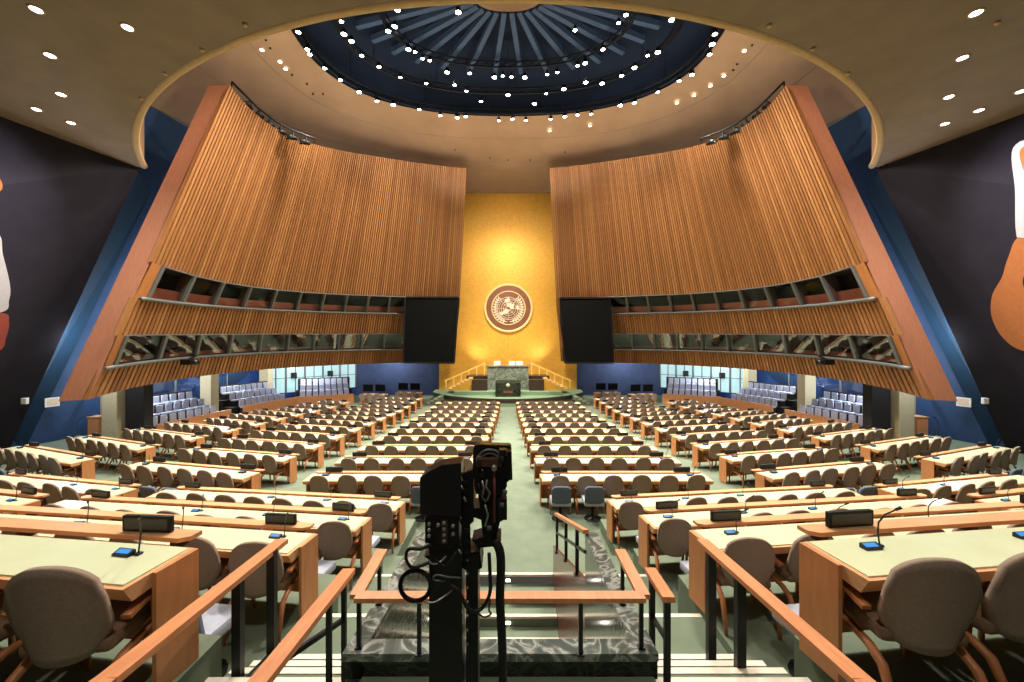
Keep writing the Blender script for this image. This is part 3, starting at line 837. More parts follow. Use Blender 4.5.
# ------------------------------------------------------------------ dome ceiling
def circ(c, r, z, n=96, zfun=None):
    out = []
    for i in range(n+1):
        a = 2*math.pi*i/n; x, y = r*math.sin(a), c+r*math.cos(a)
        out.append((x, y, z if zfun is None else zfun(a)))
    return out
ZD, YD, AX, BY = 14.5, 19.4, 10.15, 6.4
def sup(a, n=2.35):
    c, d = math.cos(a), math.sin(a); r = (abs(c)**n+abs(d)**n)**(-1/n); return d*r, c*r
def oval(q, z, n=96, grow=0.0, zfun=None):
    out = []
    for i in range(n+1):
        a = 2*math.pi*i/n; x, y = sup(a)
        out.append((x*(AX*q+grow), YD+y*(BY*q+grow), z if zfun is None else zfun(a)))
    return out
def zo(a): return 11.5+2.0*max(0, math.cos(a))
C0 = oval(1, ZD); C1 = oval(1, 0, grow=2.0, zfun=lambda a: ZD-.55+.1*max(0, math.cos(a)))
C2 = oval(1, 0, grow=4.6, zfun=lambda a: ZD-1.35+.5*max(0, math.cos(a))); C3 = circ(19, 17.6, 0, zfun=zo)
mb = MB()
mb.grid([C0, C1, C2, C3])
struct(mb.build('ceiling_dome_funnel', M['dome_tan']))
for C in (C1, C2):
    struct(MB().tube([(x, y, z-.0) for x, y, z in C[:-1]], .025, 5, closed=True).build('trim_ceiling_joint', M['ceil']))
mb = MB()
mb.grid([C0, oval(1, 16.4), oval(.6, 17.3), oval(.1, 17.6)])
struct(mb.build('ceiling_dome_shell', M['dome_navy']))
mb = MB(); mb.grid([oval(.001, 16.88), oval(.172, 16.88), oval(.182, 16.98), oval(.182, 17.7)])
struct(mb.build('ceiling_dome_centre', M['dome_tan']))
for i in range(32):
    a = 2*math.pi*(i+.5)/32; x, y = sup(a)
    p = Vector((x*AX*.19, YD+y*BY*.19, 17.0)); q = Vector((x*AX*.8, YD+y*BY*.8, 16.5))
    struct(MB().bar(p, q, .26, .3).build('ceiling_dome_rib', M['rib']))
RINGS = [(.975,14.55,'outer'),(.81,15.2,'middle'),(.60,15.9,'inner')]
for r, z, nm in RINGS:
    t = thing('lighting_truss', f'black circular lighting truss, {nm} ring of the dome', 'truss', (0,YD,z), 0, 'ring trusses of the dome')
    m = MB()
    for dz, dr in ((.0,0),(.32,0),(.16,.22)):
        m.tube([(x, y-YD, dz) for x, y, _ in oval(r, 0, 72, dr)[:-1]], .05, 5, closed=True)
    m.build('ring_frame', M['truss'], t)
    m = MB(); O_ = oval(r, 0, 72)
    for i in range(72):
        a, b = O_[i], O_[i+1]
        m.bar((a[0], a[1]-YD, 0), (b[0], b[1]-YD, .32), .03, .03)
    m.build('lattice_frame', M['truss'], t)
    m = MB()
    for i in range(0, 72, 6): m.bar((O_[i][0], O_[i][1]-YD, .3), (O_[i][0], O_[i][1]-YD, (16.4 if r > .9 else 16.9)-z), .03, .03)
    m.build('hanger_frame', M['truss'], t)

Z2 = lambda x, y: (x/1.969+250, y/1.969)
LAMPS = [Z2(*p) for p in [(95,64),(113,98),(118,108),(147,135),(178,158),(215,182),(250,200),(282,207),(333,216),(375,228),(408,232),(425,230),(490,238),(517,235),(543,238),(592,235),(620,230),(645,227),(672,225),(729,208),(757,203),(803,182),(845,160),(870,148),(910,88),(915,68),(905,108),
 (290,20),(285,53),(180,43),(185,68),(200,82),(220,110),(254,132),(296,153),(272,62),(312,98),(325,103),(340,116),(354,120),(362,126),(347,165),(403,168),(426,180),(433,145),(388,143),(481,153),(498,150),(515,152),(541,153),(508,188),(585,147),(605,143),(583,185),(618,176),(625,174),(645,130),(660,125),(668,122),(695,98),(690,106),(661,163),(693,165),(732,150),(757,134),(783,110),(803,104),(726,46),(740,30),(830,40),(840,38),(718,12),(410,25),(640,60),(455,200),(560,205)]]
byring = {0: [], 1: [], 2: []}
for x, y in LAMPS:
    best = None
    for i, (r, z, nm) in enumerate(RINGS):
        p = on_z(x, y, z-.40); rr = (abs(p.x/AX)**2.35+abs((p.y-YD)/BY)**2.35)**(1/2.35)
        if best is None or abs(rr-r) < best[0]: best = (abs(rr-r), i, p)
    if all((best[2]-q).length > .34 for q in byring[best[1]]): byring[best[1]].append(best[2])
def spot_mesh():
    pass
lamp0 = None
for i, (r, z, nm) in enumerate(RINGS):
    for k, p in enumerate(sorted(byring[i], key=lambda q: q.x)):
        label = f'small glowing spotlight, {nth(k+1)} from the left on the {nm} dome ring'
        big = random.choice((.9, 1, 1.25))
        if lamp0 is None:
            t = thing('dome_spotlight', label, 'spotlight', p, 0, 'spotlights on the dome rings')
            MB().lathe([(.05,.24),(.1,.2),(.11,.02),(.13,0),(.115,.0),(.10,.03)], 14).build('housing', M['truss'], t)
            MB().lathe([(.0,.0),(.1,.01)], 14, cap=False).build('lens', M['lamp'], t)
            MB().tube([(0,0,.2),(0,0,.34)], .025, 6).build('hanger', M['truss'], t)
            lamp0 = t
        else: t = dup(lamp0, p, 0, label, 'spotlights on the dome rings')
        t.scale = (big, big, 1)
# a few lamps and dark sprinkler points set in the dome funnel
def funnel_z(p):
    x, y = p.x, p.y-YD; q = (abs(x/AX)**2.35+abs(y/BY)**2.35)**(1/2.35); rr = math.hypot(x, y)
    return ZD-.26*max(0, rr-rr/q)
for k, (x, y) in enumerate(sorted([(280,62),(285.5,69),(744.5,51),(724,76),(710.5,86),(694,95.7),(677,103),(549.6,131),(590,126),(262,50)])):
    z = 14.2
    for _ in range(12):
        p = on_z(x, y, z); z = .5*z+.5*funnel_z(p)
    p = on_z(x, y, z-.05)
    t = thing('ceiling_spotlight', f'small recessed lamp in the tan dome ceiling, {nth(k+1)} from the left', 'spotlight', p, 0, 'lamps in the tan dome ceiling')
    MB().lathe([(.0,0),(.09,0)], 14, cap=False).build('lens', M['lamp_small'], t)
    MB().lathe([(.09,.03),(.09,-.01),(.12,-.01),(.12,.03)], 14, cap=False).build('trim_ring', M['lip'], t)
for k, (x, y) in enumerate([(266,40),(270,48),(292,75),(307,84),(313,94),(323,94),(752,45),(737,64),(733,70),(490,158),(508,160),(530,160),(455,150),(565,152)]):
    z = 14.2
    for _ in range(12):
        p = on_z(x, y, z); z = .5*z+.5*funnel_z(p)
    o = MB().lathe([(.0,-.04),(.05,-.04),(.05,.02)], 10).build('ceiling_nozzle', M['truss'], None, on_z(x, y, z-.02))
    tag(o, 'tiny dark nozzle point in the tan dome ceiling', 'nozzle', 'dark nozzles in the dome ceiling')

# theatre spotlights standing behind the top edge of each battened wall
sp0 = None
for s in (-1, 1):
    P = [(248,105),(258,115),(269,123.5),(280,131),(292,137),(305,142)]
    t = thing('lighting_bar', f'dark bar carrying theatre spotlights above the {SIDE[s]} battened wall', 'lighting bar', at(CX+s*(CX-275), 124, 20.4))
    o = Vector(t.location)
    Q = [at(CX+s*(CX-x), y-7, 19.2+.38*i)-o for i, (x, y) in enumerate(P)]
    e0 = Q[0]+(Q[0]-Q[1]).normalized()*.8; e1 = Q[-1]+(Q[-1]-Q[-2]).normalized()*.5
    MB().tube([e0]+Q+[e1], .05, 6).build('bar_tube', M['truss'], t)
    for q in (e0, e1): MB().bar(q, q-Vector((0,0,.22)), .05, .05).build('post', M['truss'], t)
    for i, q in enumerate(Q):
        lab = f'dark theatre spotlight, {nth(i+1)} from the outer end, above the {SIDE[s]} battened wall'
        if sp0 is None:
            u = thing('stage_spotlight', lab, 'spotlight', q+o-Vector((0,0,.36)), 0, 'theatre spotlights above the battened walls')
            m = MB(); m.tube([(0,.25,.0),(0,-.05,-.02),(0,-.3,-.1)], [.09,.13,.12], 10); m.build('housing', M['truss'], u)
            m = MB(); m.tube([(0,-.302,-.1),(0,-.305,-.101)], [.1,.1], 10); m.build('lens', M['steel'], u)
            m = MB(); m.bar((-.15,0,0),(-.15,0,.19),.02,.05); m.bar((.15,0,0),(.15,0,.19),.02,.05); m.bar((-.15,0,.19),(.15,0,.19),.05,.02); m.build('yoke', M['truss'], u)
            sp0 = u
        else: u = dup(sp0, q+o-Vector((0,0,.36)), R(random.uniform(-15,15))+s*R(35), lab, 'theatre spotlights above the battened walls')

# ------------------------------------------------------------------ gold wall, emblem, screens
YG = 36.6
mb = MB(); mb.add([(-6.3,YG,-5.1),(6.3,YG,-5.1),(6.3,YG,-1.0),(5.0,YG+.1,13.6),(-5.0,YG+.1,13.6),(-6.3,YG,-1.0)], [(0,1,2,3,4,5)])
struct(mb.build('wall_gold', M['gold']))
EC = at(508.5, 308, YG-.12)
t = thing('wall_emblem', 'round copper emblem with pale world map and olive branches on the gold wall', 'emblem', EC)
k_ = (YG-.12)/F
def disc(name, r0, r1, y0, y1, m, seg=64):
    mb = MB(); mb.lathe([(r0, y1),(r0, y0),(r1, y0),(r1, y1)], seg, ax='Y', smooth=False); return mb.build(name, m, t)
mb = MB(); mb.lathe([(.001,-.06),(22.5*k_,-.06),(22.5*k_,.1)], 64, ax='Y', smooth=False); mb.build('disc', M['emb_disc'], t)
mb = MB(); mb.lathe([(22.3*k_,.1),(22.3*k_,-.1),(24.0*k_,-.1),(24.6*k_,0),(24.6*k_,.1)], 64, ax='Y'); mb.build('rim', M['emb_rim'], t)
mb = MB(); mb.lathe([(16.2*k_,-.05),(16.2*k_,-.1),(17.1*k_,-.1),(17.1*k_,-.05)], 64, ax='Y'); mb.build('inner_ring', M['emb_rim'], t)
# polar grid
mb = MB(); gr = 11.2*k_; gc = Vector((0,-.09,-.5*k_))
for q in (.25,.45,.65,.85,1.0):
    mb.tube([gc+Vector((gr*q*math.sin(2*math.pi*i/48), 0, gr*q*math.cos(2*math.pi*i/48))) for i in range(48)], .035 if q == 1.0 else .025, 4, closed=True)
for i in range(8):
    a = math.pi*2*i/8; mb.tube([gc+Vector((gr*.1*math.sin(a),0,gr*.1*math.cos(a))), gc+Vector((gr*math.sin(a),0,gr*math.cos(a)))], .022, 4)
mb.build('map_grid', M['emb_pale'], t)
# land masses as flat patches round the pole: (bearing, reach) outlines
LANDS = [[(-150,.12),(-175,.25),(-165,.5),(-150,.55),(-135,.62),(-120,.6),(-105,.35),(-110,.2)],
         [(-130,.62),(-118,.68),(-112,.85),(-122,.95),(-134,.86),(-138,.72)],
         [(-20,.14),(15,.18),(60,.15),(100,.2),(95,.4),(70,.5),(55,.62),(40,.5),(20,.6),(5,.45),(-15,.5),(-30,.32)],
         [(-20,.55),(5,.6),(12,.75),(0,.92),(-18,.85),(-32,.68)],
         [(72,.72),(92,.7),(98,.84),(84,.94),(70,.86)], [(160,.15),(185,.14),(182,.26),(165,.28)]]
for L_ in LANDS:
    mb = MB(); P = smooth([(gr*q*math.sin(R(a)), gr*q*math.cos(R(a))-.5*k_) for a, q in L_], 4)
    mb.plate(P, -.12, -.06); mb.build('land_mass', M['emb_pale'], t)
# two olive branches
for s in (1, -1):
    mb = MB(); st = []
    for i in range(25):
        a = R(180-s*4)-s*R(128)*i/24 if False else R(180)-s*R(6+128*i/24)
        st.append((13.6*k_*math.sin(a), -.09, 13.6*k_*math.cos(a)-.3*k_))
    mb.tube(st, .04, 5); mb.build('stem', M['emb_pale'], t)
    for i in range(2, 25, 2):
        c = Vector(st[i]); d = (Vector(st[i])-Vector(st[i-1])).normalized()
        for sg in (-1, 1):
            rd = Vector((d.z, 0, -d.x))*sg
            dr = (d*.7+rd*.75).normalized(); nn = Vector((dr.z, 0, -dr.x))
            ln, w = 2.9*k_, .75*k_
            pts = [c+dr*ln*q+nn*w*math.sin(math.pi*q)*e for q, e in ((0,0),(.25,1),(.55,1),(1,0),(.55,-1),(.25,-1))]
            m2 = MB(); m2.plate([(p.x, p.z) for p in pts], -.115, -.07); m2.build('leaf', M['emb_pale'], t)

YS = 30.3
for s in (-1, 1):
    c = [(405,297.5),(458.5,297.5),(454,363),(403.5,362.5)] if s < 0 else [(560,298),(609.5,298),(613.5,363),(565,363)]
    P = [at(x, y, YS-(.5 if i > 1 else 0)) for i, (x, y) in enumerate(c)]
    o = (P[0]+P[2])/2; bk = Vector((0,.3,0))
    t = thing('projection_screen', f'large dark video screen hanging at the {SIDE[s]} of the gold wall', 'screen', o)
    m = MB(); m.add([p-o for p in P]+[p-o+bk for p in P], [(0,3,2,1),(4,5,6,7),(0,1,5,4),(1,2,6,5),(2,3,7,6),(3,0,4,7)]); m.build('panel', M['screen'], t)
    m = MB(); f = Vector((0,-.03,0))
    for a, b in zip(P, P[1:]+P[:1]): m.bar(a-o+f, b-o+f, .1, .12)
    m.build('frame', M['black_m'], t)
    m = MB(); m.bar((P[0]+P[1])/2-o+bk, (P[0]+P[1])/2-o+Vector((0,2.0,.1)), .2, .2); m.build('wall_bracket', M['black_m'], t)

# ------------------------------------------------------------------ podium
ZST = -4.42
mb = MB(); P = []
for i in range(33):
    a = R(-62+124*i/32); P.append((7.4*math.sin(a)*1.0, 38.5-7.9*math.cos(a)))
P = [(-6.6,36.5)]+[(x, y) for x, y in P if True]+[(6.6,36.5)]
mb.prism(P, -5.2, ZST)
fl = struct(mb.build('floor_stage', M['stage_green']))
mb = MB(); Q = [(x*1.005, y-.02, z) for z in (ZST-.32, ZST-.02) for x, y in P[1:-1]]
n = len(P)-2; mb.grid([Q[:n], Q[n:]]); mb.build('stage_edge', M['dark_wood'], fl)
MB().prism([(-4.4,32.6),(4.4,32.6),(4.8,36.4),(-4.8,36.4)], ZST, ZST+.28).build('upper_step', M['stage_green'], fl)
t = thing('speaker_lectern', 'dark green marble speaker lectern with pale emblem and plaque at stage centre', 'lectern', (0,31.6,ZST))
m = MB(); m.add([(-1.0,0,0),(1.0,0,0),(1.0,.8,0),(-1.0,.8,0),(-1.0,0,1.1),(1.0,0,1.1),(1.0,.8,1.25),(-1.0,.8,1.25)], [(0,3,2,1),(4,5,6,7),(0,1,5,4),(1,2,6,5),(2,3,7,6),(3,0,4,7)]); m.build('body', M['marble_dark'], t)
MB().lathe([(.001,-.03),(.15,-.03),(.15,.01)], 20, (0,-.0,.92), 'Y').build('emblem', M['emb_pale'], t)
MB().bbox((-.36,-.02,.3), (.36,.01,.48)).build('plaque', M['emb_disc'], t)
t = thing('rostrum_desk', 'tall pale green marble rostrum desk behind the speaker lectern', 'rostrum', (0,33.9,ZST+.28))
m = MB(); m.bbox((-1.75,0,0), (1.75,1.0,1.95)); m.build('body', M['rostrum'], t)
MB().bbox((-1.85,-.08,1.95), (1.85,1.1,2.05)).build('top', M['rostrum'], t)
for s in (-1, 1):
    m = MB(); m.bbox((min(s*1.76,s*3.0),33.3,ZST+.28), (max(s*1.76,s*3.0),34.0,ZST+1.2))
    o = m.build('rostrum_wing', M['dark_wood']); tag(o, f'dark wooden side wing at the {SIDE[s]} of the marble rostrum', 'rostrum wing')
    st = thing('rostrum_steps', f'flight of white-edged green steps climbing to the {SIDE[s]} of the rostrum', 'steps', (s*3.6,33.6,ZST+.28))
    for k in range(6):
        m = MB(); x0, x1 = 1.1-.34*k, 1.44-.34*k
        m.bbox((min(s*x0,s*x1), 0, 0), (max(s*x0,s*x1), 1.5, .17*(k+1))); m.build('step', M['gold'], st)
        MB().bbox((min(s*x0,s*x1), -.01, .17*(k+1)-.05), (max(s*x0,s*x1), .12, .17*(k+1)+.012)).build('nosing_strip', M['nosing'], st)
    gr_ = thing('gold_railing', f'glowing gold railing along the {SIDE[s]} rostrum steps', 'railing', (s*3.4,35.5,ZST+.28))
    m = MB(); m.bar((s*2.2,0,.6), (s*-1.4,0,2.2), .1, .12); m.build('top_rail', M['gold_rail'], gr_)
    for k in range(6):
        x = s*(2.1-.68*k); z1 = .6+(2.1-(2.1-.68*k))/3.6*1.6
        MB().bar((x,0,0), (x,0,z1), .09, .09).build('post', M['gold_rail'], gr_)
ch = None
for k, (x, y) in enumerate(((497,364),(512,365),(519.5,364))):
    p = at(x, y, 35.2); p.z = ZST+.28+1.1
    lab = f'white high-backed chair behind the rostrum desk, {nth(k+1)} from the left'
    if ch is None:
        ch = thing('rostrum_chair', lab, 'chair', p, 0, 'white chairs on the rostrum')
        MB().bev((0,0,.45), (.6,.55,.14), .04).build('seat', M['white_fab'], ch)
        MB().bev((0,.28,.86), (.6,.14,.8), .06).build('backrest', M['white_fab'], ch)
        MB().lathe([(.26,0),(.05,.06),(.05,.4)], 12).build('pedestal', M['steel'], ch)
    else: dup(ch, p, 0, lab, 'white chairs on the rostrum')
struct(MB().bbox((-3.6,34.7,ZST+.28), (3.6,36.45,ZST+1.38)).build('floor_rostrum_dais', M['dark_wood']))
for s in (-1, 1):
    st = thing('stage_side_steps', f'short flight of white-edged steps at the {SIDE[s]} end of the stage', 'steps', (s*5.6,31.8,-5.08))
    for k in range(4):
        x0, x1 = .9-.3*k, .9-.3*(k+1)
        m = MB(); m.bbox((min(s*x0,s*x1), 0, 0), (max(s*x0,s*x1), 1.3, .16*(k+1))); m.build('step', M['stage_green'], st)
        m = MB(); m.bbox((min(s*x0,s*(x1)), -.01, .16*(k+1)-.06), (max(s*x0,s*x1), .08, .16*(k+1)+.01)); m.build('nosing_strip', M['nosing'], st)

# ------------------------------------------------------------------ walls under the gallery, columns, side seating
for s in (-1, 1):
    sd = SIDE[s]
    A0, A1 = Vector((s*6.3,37.4,0)), Vector((s*14.2,37.4,0)); A2 = Vector((s*19.6,32.4,0)); A3 = Vector((s*21.8,29.5,0)); A4 = Vector((s*22.0,18.0,0))
    def wl(p, q, z0, z1, name, m, off=0):
        mb = MB(); mb.quad((p.x,p.y,z0),(q.x,q.y,z0),(q.x,q.y,z1),(p.x,p.y,z1)); return struct(mb.build(name, m))
    wl(A0, A1, -5.4, -.5, 'wall_back_'+sd, M['grey_blue'])
    wl(A1, A2, -5.4, -4.3, 'wall_glazed_base_'+sd, M['blue']); wl(A1, A2, -1.9, -.5, 'wall_glazed_head_'+sd, M['blue'])
    for k in range(5):
        win_no[0] += 1
        t0, t1 = k/5, (k+1)/5
        p, q = A1.lerp(A2, t0), A1.lerp(A2, t1)
        t = thing('window_%d' % win_no[0], f'{nth(k+1)} bright glazed bay beneath the {sd} gallery, counted from the stage', 'window', (p.x,p.y,-4.3)); t['kind'] = 'structure'
        o = Vector(t.location)
        m = MB(); m.quad(Vector((p.x,p.y,-4.3))-o, Vector((q.x,q.y,-4.3))-o, Vector((q.x,q.y,-1.9))-o, Vector((p.x,p.y,-1.9))-o); m.build('pane', M['lit_glass'], t)
        m = MB(); m.bar(Vector((p.x,p.y-.05,-4.3))-o, Vector((p.x,p.y-.05,-1.9))-o, .12, .12)
        m.bar(p.lerp(q,.5)+Vector((0,-.05,-4.3))-o, p.lerp(q,.5)+Vector((0,-.05,-1.9))-o, .06, .06)
        m.bar(Vector((p.x,p.y-.05,-3.1))-o, Vector((q.x,q.y-.05,-3.1))-o, .05, .05); m.build('frame', M['mullion'], t)
        if k in (1, 3):
            m = MB(); c = p.lerp(q,.5)+Vector((0,-.3,-2.9))-o; m.bev(c, (.45,.2,.5), .05); m.build('dark_panel', M['booth_dark'], t)
    wl(A2, A3, -5.4, -.5, 'wall_side_bend_'+sd, M['blue']); wl(A3, A4, -5.4, -.5, 'wall_side_'+sd, M['blue'])
    for k in range(4):
        win_no[0] += 1
        y0 = 20.2+2.3*k
        t = thing('window_%d' % win_no[0], f'{nth(k+1)} dark blue glass partition beneath the {sd} gallery, counted from the big column', 'window', (s*20.6,y0,-5.1)); t['kind'] = 'structure'
        m = MB(); m.quad((0,0,0),(0,2.2,0),(0,2.2,3.3),(0,0,3.3)); m.build('pane', M['pane_blue'], t)
        m = MB()
        for y in (0, 2.25): m.bar((0,y,0),(0,y,3.4),.07,.07)
        m.bar((0,0,3.35),(0,2.25,3.35),.08,.08); m.build('frame', M['mullion'], t)
    wl(Vector((s*15.5,22,0)), Vector((s*15.5,22,0)), 0, 0, 'x', M['blue']) if False else None
    # columns
    for k, (x, y, w) in enumerate(((18.6,19.0,.72),(19.1,25.6,.70),(19.35,32.0,.7))):
        X = s*x
        o = MB(); o.bev((0,0,2.2), (w,w,4.6), .04); o.bbox((-w/2-.02,-w/2-.02,0),(w/2+.02,w/2+.02,.12))
        c = o.build('column', M['cream_col'], None, (X,y,zf(y)-.1)); struct(c, f'cream square column under the {sd} gallery')
    t = thing('wooden_cabinet', f'orange wooden cabinet standing against the big cream column at the {sd}', 'cabinet', (s*19.3,18.6,zf(18.6)))
    MB().bev((0,.25,.55), (.5,.5,1.1), .01).build('body', M['maple_v'], t); MB().bbox((-.27,-.03,1.1),(.27,.53,1.13)).build('top', M['maple'], t)
    o = MB().bev((0,0,1.5), (.9,.5,3.0), .02).build('dark_partition', M['booth_dark'], None, (s*17.6,19.1,zf(19))); tag(o, f'tall dark panel beside the big cream column at the {sd}', 'panel')
    # boards on the blue wall near the floor
    x, y = (45,402.5) if s < 0 else (971,402.5)
    p = at(x, y, 17.3); p = Vector((s*20.25, 17.75, -2.71))
    t = thing('notice_panel', f'white framed panel on the blue wall behind the {sd} charcoal wall', 'panel', p, s*R(-80))
    MB().bbox((-.25,-.05,-.2),(.25,.0,.2)).build('frame', M['white'], t); MB().bbox((-.2,-.055,-.15),(.2,-.051,.15)).build('sheet', M['emb_pale'], t)
    # tiers of grey seats
    SEC = [((12.7,32.2),(16.0,30.6),8,'farthest'),((16.2,30.0),(17.35,26.5),8,'middle'),((17.3,24.6),(17.9,20.6),8,'nearest')]
    for (p, q, n, nm) in SEC:
        p = Vector((s*p[0], p[1], 0)); q = Vector((s*q[0], q[1], 0)); d = (q-p).normalized()
        nv = Vector((d.y, -d.x, 0)) if s > 0 else Vector((-d.y, d.x, 0))
        if nv.x*s < 0: nv = -nv
        L_ = (q-p).length; zb = -5.05 if p.y > 24.9 else zf(p.y)
        face = math.atan2(nv.x, -nv.y)                 # seats look away from nv, toward the middle
        a = math.atan2(d.y, d.x)
        mb = MB()
        mb.box(((p+q)/2)+Vector((0,0,zb+.4))-nv*.05, (L_+.5,.08,.8), a); o = mb.build('timber_parapet', M['maple_v']); tag(o, f'orange wooden front board before the {nm} {sd} bank of grey seats', 'front board')
        mb = MB()
        for r in range(3):
            c = (p+q)/2+nv*(.45+.85*r); h = .2+.42*r
            mb.box(c+Vector((0,0,zb+h/2)), (L_+.5,.84,h), a)
        struct(mb.build('floor_seating_tier', M['booth_dark']))
        for r in range(3):
            for k in range(n):
                if r == 2 and nm == 'nearest' and k == n-1: continue
                c = p.lerp(q, (k+.5)/n)+nv*(.45+.85*r); z = zb+.2+.42*r
                key = 'aud'
                if key not in proto:
                    m = MB(); m.bev((0,.0,.42), (.37,.36,.10), .03, mi=0); m.bev((0,.24,.66), (.37,.08,.40), .03, mi=0)
                    m.bbox((-.15,-.12,0),(.15,.2,.38), 1); m.bbox((-.19,.285,.2),(.19,.31,.8), 1)
                    proto[key] = m.mesh('audience_seat', [M['audience'], M['booth_dark']])
                o = bpy.data.objects.new('audience_seat', proto[key]); COL.objects.link(o); o.location = (c.x,c.y,z)
                o.rotation_euler = (0,0,math.atan2(nv.y, nv.x)-math.pi/2)
                tag(o, f'grey padded seat, {nth(k+1)} from stage, {("front","centre","back")[r]} row of the {nm} {sd} bank', 'seat', f'grey seats in the {nm} {sd} bank')
        # dark low front row rail
        mb = MB(); c = (p+q)/2+nv*2.62; mb.box(c+Vector((0,0,zb+.98)), (L_+.3,.06,1.96), a)
        o = mb.build('seating_back_board', M['dark_wood']); tag(o, f'brown back board behind the {nm} {sd} bank of grey seats', 'back board')
    # technicians' tables with monitors beside the stage
    for k, (x, y) in enumerate(((8.3,33.6),(10.9,32.6))):
        t = thing('side_table', f'{("inner","outer")[k]} wooden table beside the {sd} end of the stage', 'table', (s*x,y,-5.08), s*R(10))
        MB().bev((0,0,.73),(2.1,.8,.06),.01).build('tabletop', M['maple'], t)
        for a in (-.98,.98): MB().bbox((a-.03,-.36,0),(a+.03,.36,.7)).build('leg_panel', M['maple_v'], t)
        for j in (-.5,.5):
            u = thing('computer_monitor', f'black monitor at the {("outer","inner")[int(j*s<0)]} side of the {("inner","outer")[k]} table, {sd} of stage', 'monitor', (s*x+j,y,-4.32), s*R(10))
            MB().bev((0,0,.5),(.85,.06,.56),.01).build('screen', M['screen'], u); MB().lathe([(.16,0),(.16,.015),(.03,.03),(.03,.25)],12).build('stand', M['black_m'], u)
        for j in (-.6,0,.6):
            o = bpy.data.objects.new('armchair', plain); COL.objects.link(o); o.location = (s*x+j,y-.75,-5.08); o.rotation_euler = (0,0,s*R(10))
            tag(o, f'taupe armchair, {("left","middle","right")[int(j/.6)+1]} of three at the {("inner","outer")[k]} table, {sd} of the stage', 'chair', 'armchairs at the stage tables')
    # press cameras hanging under the gallery
    x, y = (188,362) if s < 0 else (827,362)
    p = at(x, y, 18.7)
    t = thing('remote_camera', f'black remote camera mounted on the lower {sd} gallery', 'camera', p)
    MB().bev((0,0,0),(.5,.34,.26),.03).build('body', M['black_p'], t); MB().tube([(s*-.25,0,0),(s*-.45,-.05,-.02)],[.11,.13],10).build('lens', M['black_p'], t); MB().bar((0,0,.1),(0,.5,.28),.08,.08).build('arm', M['black_m'], t)
    # microphone stand at the wall
    q = (232,0)
    xx = s*17.2; yy = 16.0
    t = thing('microphone_stand', f'thin black microphone stand on the green floor at the {sd}', 'stand', (xx,yy,zf(yy)))
    MB().lathe([(.16,0),(.16,.02),(.015,.03),(.015,1.3)],10).build('pole', M['black_m'], t); MB().tube([(0,0,1.28),(s*-.3,-.1,1.5)],.014,6).build('boom', M['black_m'], t); MB().bev((0,0,.62),(.16,.1,.14),.02).build('box', M['white'], t)

# ------------------------------------------------------------------ television camera rig in the foreground
YR = 1.35; K = YR/F
def rp(px, py, dy=0): return at(px, py, YR+dy)
ORG = Vector((rp(446,600).x, YR, -2.14))
t = thing('camera_pedestal', 'tall black robotic camera column with box housing and connector panel in front of stairwell', 'pedestal', ORG)
def loc(px, py, dy=0): return rp(px, py, dy)-ORG
m = MB(); a, b = loc(429,545,-.05), loc(462,545,-.05); m.bbox((a.x,-.05,.02),(b.x,.06,a.z)); m.build('column', M['satin'], t)
m = MB(); m.bbox((a.x-.12,-.2,0),(b.x+.18,.22,.05)); m.bbox((a.x-.03,-.09,.05),(b.x+.07,.1,.12)); m.build('base', M['black_m'], t)
m = MB(); a, b = loc(466,556,-.04), loc(478,556,-.04); m.bbox((a.x,-.04,.05),(b.x,.05,a.z)); m.build('lift_rail', M['black_p'], t)
for k in range(7):
    c = loc(467.5, 560+14*k, -.045); MB().lathe([(.001,-.048),(.003,-.048),(.003,-.04)],8,(c.x,0,c.z),'Y').build('screw', M['steel'], t)
m = MB()                                        # main housing with sloped shoulder
o0 = [(420,478),(428,472),(442,465),(461,463),(461,517),(420,514)]
P = [(loc(x,y,-.07).x, loc(x,y,-.07).z) for x, y in o0]; m.plate(P, -.07, .0); m.build('housing', M['satin'], t)
m = MB(); P = [(loc(x,y,-.062).x, loc(x,y,-.062).z) for x, y in [(425,517),(459,517),(459,546),(425,543)]]; m.plate(P, -.062, .1); cp = m.build('connector_panel', M['black_p'], t)
for (x, y) in ((429,524),(429,530),(429,536),(444,523),(444,529),(444,535),(444,541),(438,525),(453,526),(453,534)):
    c = loc(x,y,-.066); MB().lathe([(.0015,-.07),(.0055,-.07),(.0055,-.06)],10,(c.x,0,c.z),'Y').build('socket', M['steel'], cp)
m = MB(); a, b = loc(441.5,520,-.066), loc(447,544,-.066); m.bbox((a.x,-.066,b.z),(b.x,-.060,a.z)); m.build('socket_strip', M['brown_p'], t)
m = MB(); P = [(loc(x,y,-.04).x, loc(x,y,-.04).z) for x, y in [(461.5,474),(472,470),(473.5,480),(473.5,512),(473.5,521),(470,524),(470,560),(461.5,560)]]; m.plate(P, -.045, -.024); m.build('mount_bracket', M['black_m'], t)
for (x, y) in ((466,482),(466,490),(466,500),(467,530),(467,540),(466,551)):
    c = loc(x,y,-.045); MB().bev((c.x,-.045,c.z),(.018,.014,.014),.003).build('connector', M['black_p'], t)
for (x, y, r) in ((461.5,478,.008),(465,499,.007),(460,551,.006),(462,487,.006)):
    c = loc(x,y,-.06); MB().tube([(c.x-.004,-.06,c.z+r),(c.x+.004,-.065,c.z-r)],.003,6).build('cable_clip', M['steel'], t)
m = MB(); P = [(loc(x,y,-.03).x, loc(x,y,-.03).z) for x, y in [(424,556),(480,552),(482,568),(470,574),(460,566),(436,566)]]; m.plate(P, -.03, .07); m.build('clamp', M['black_m'], t)
m = MB(); m.tube([loc(470,497,-.03), loc(461,493,-.05), loc(458.5,516,-.06), loc(462,524,-.06)], .004, 6); m.build('cable', M['rubber'], t)

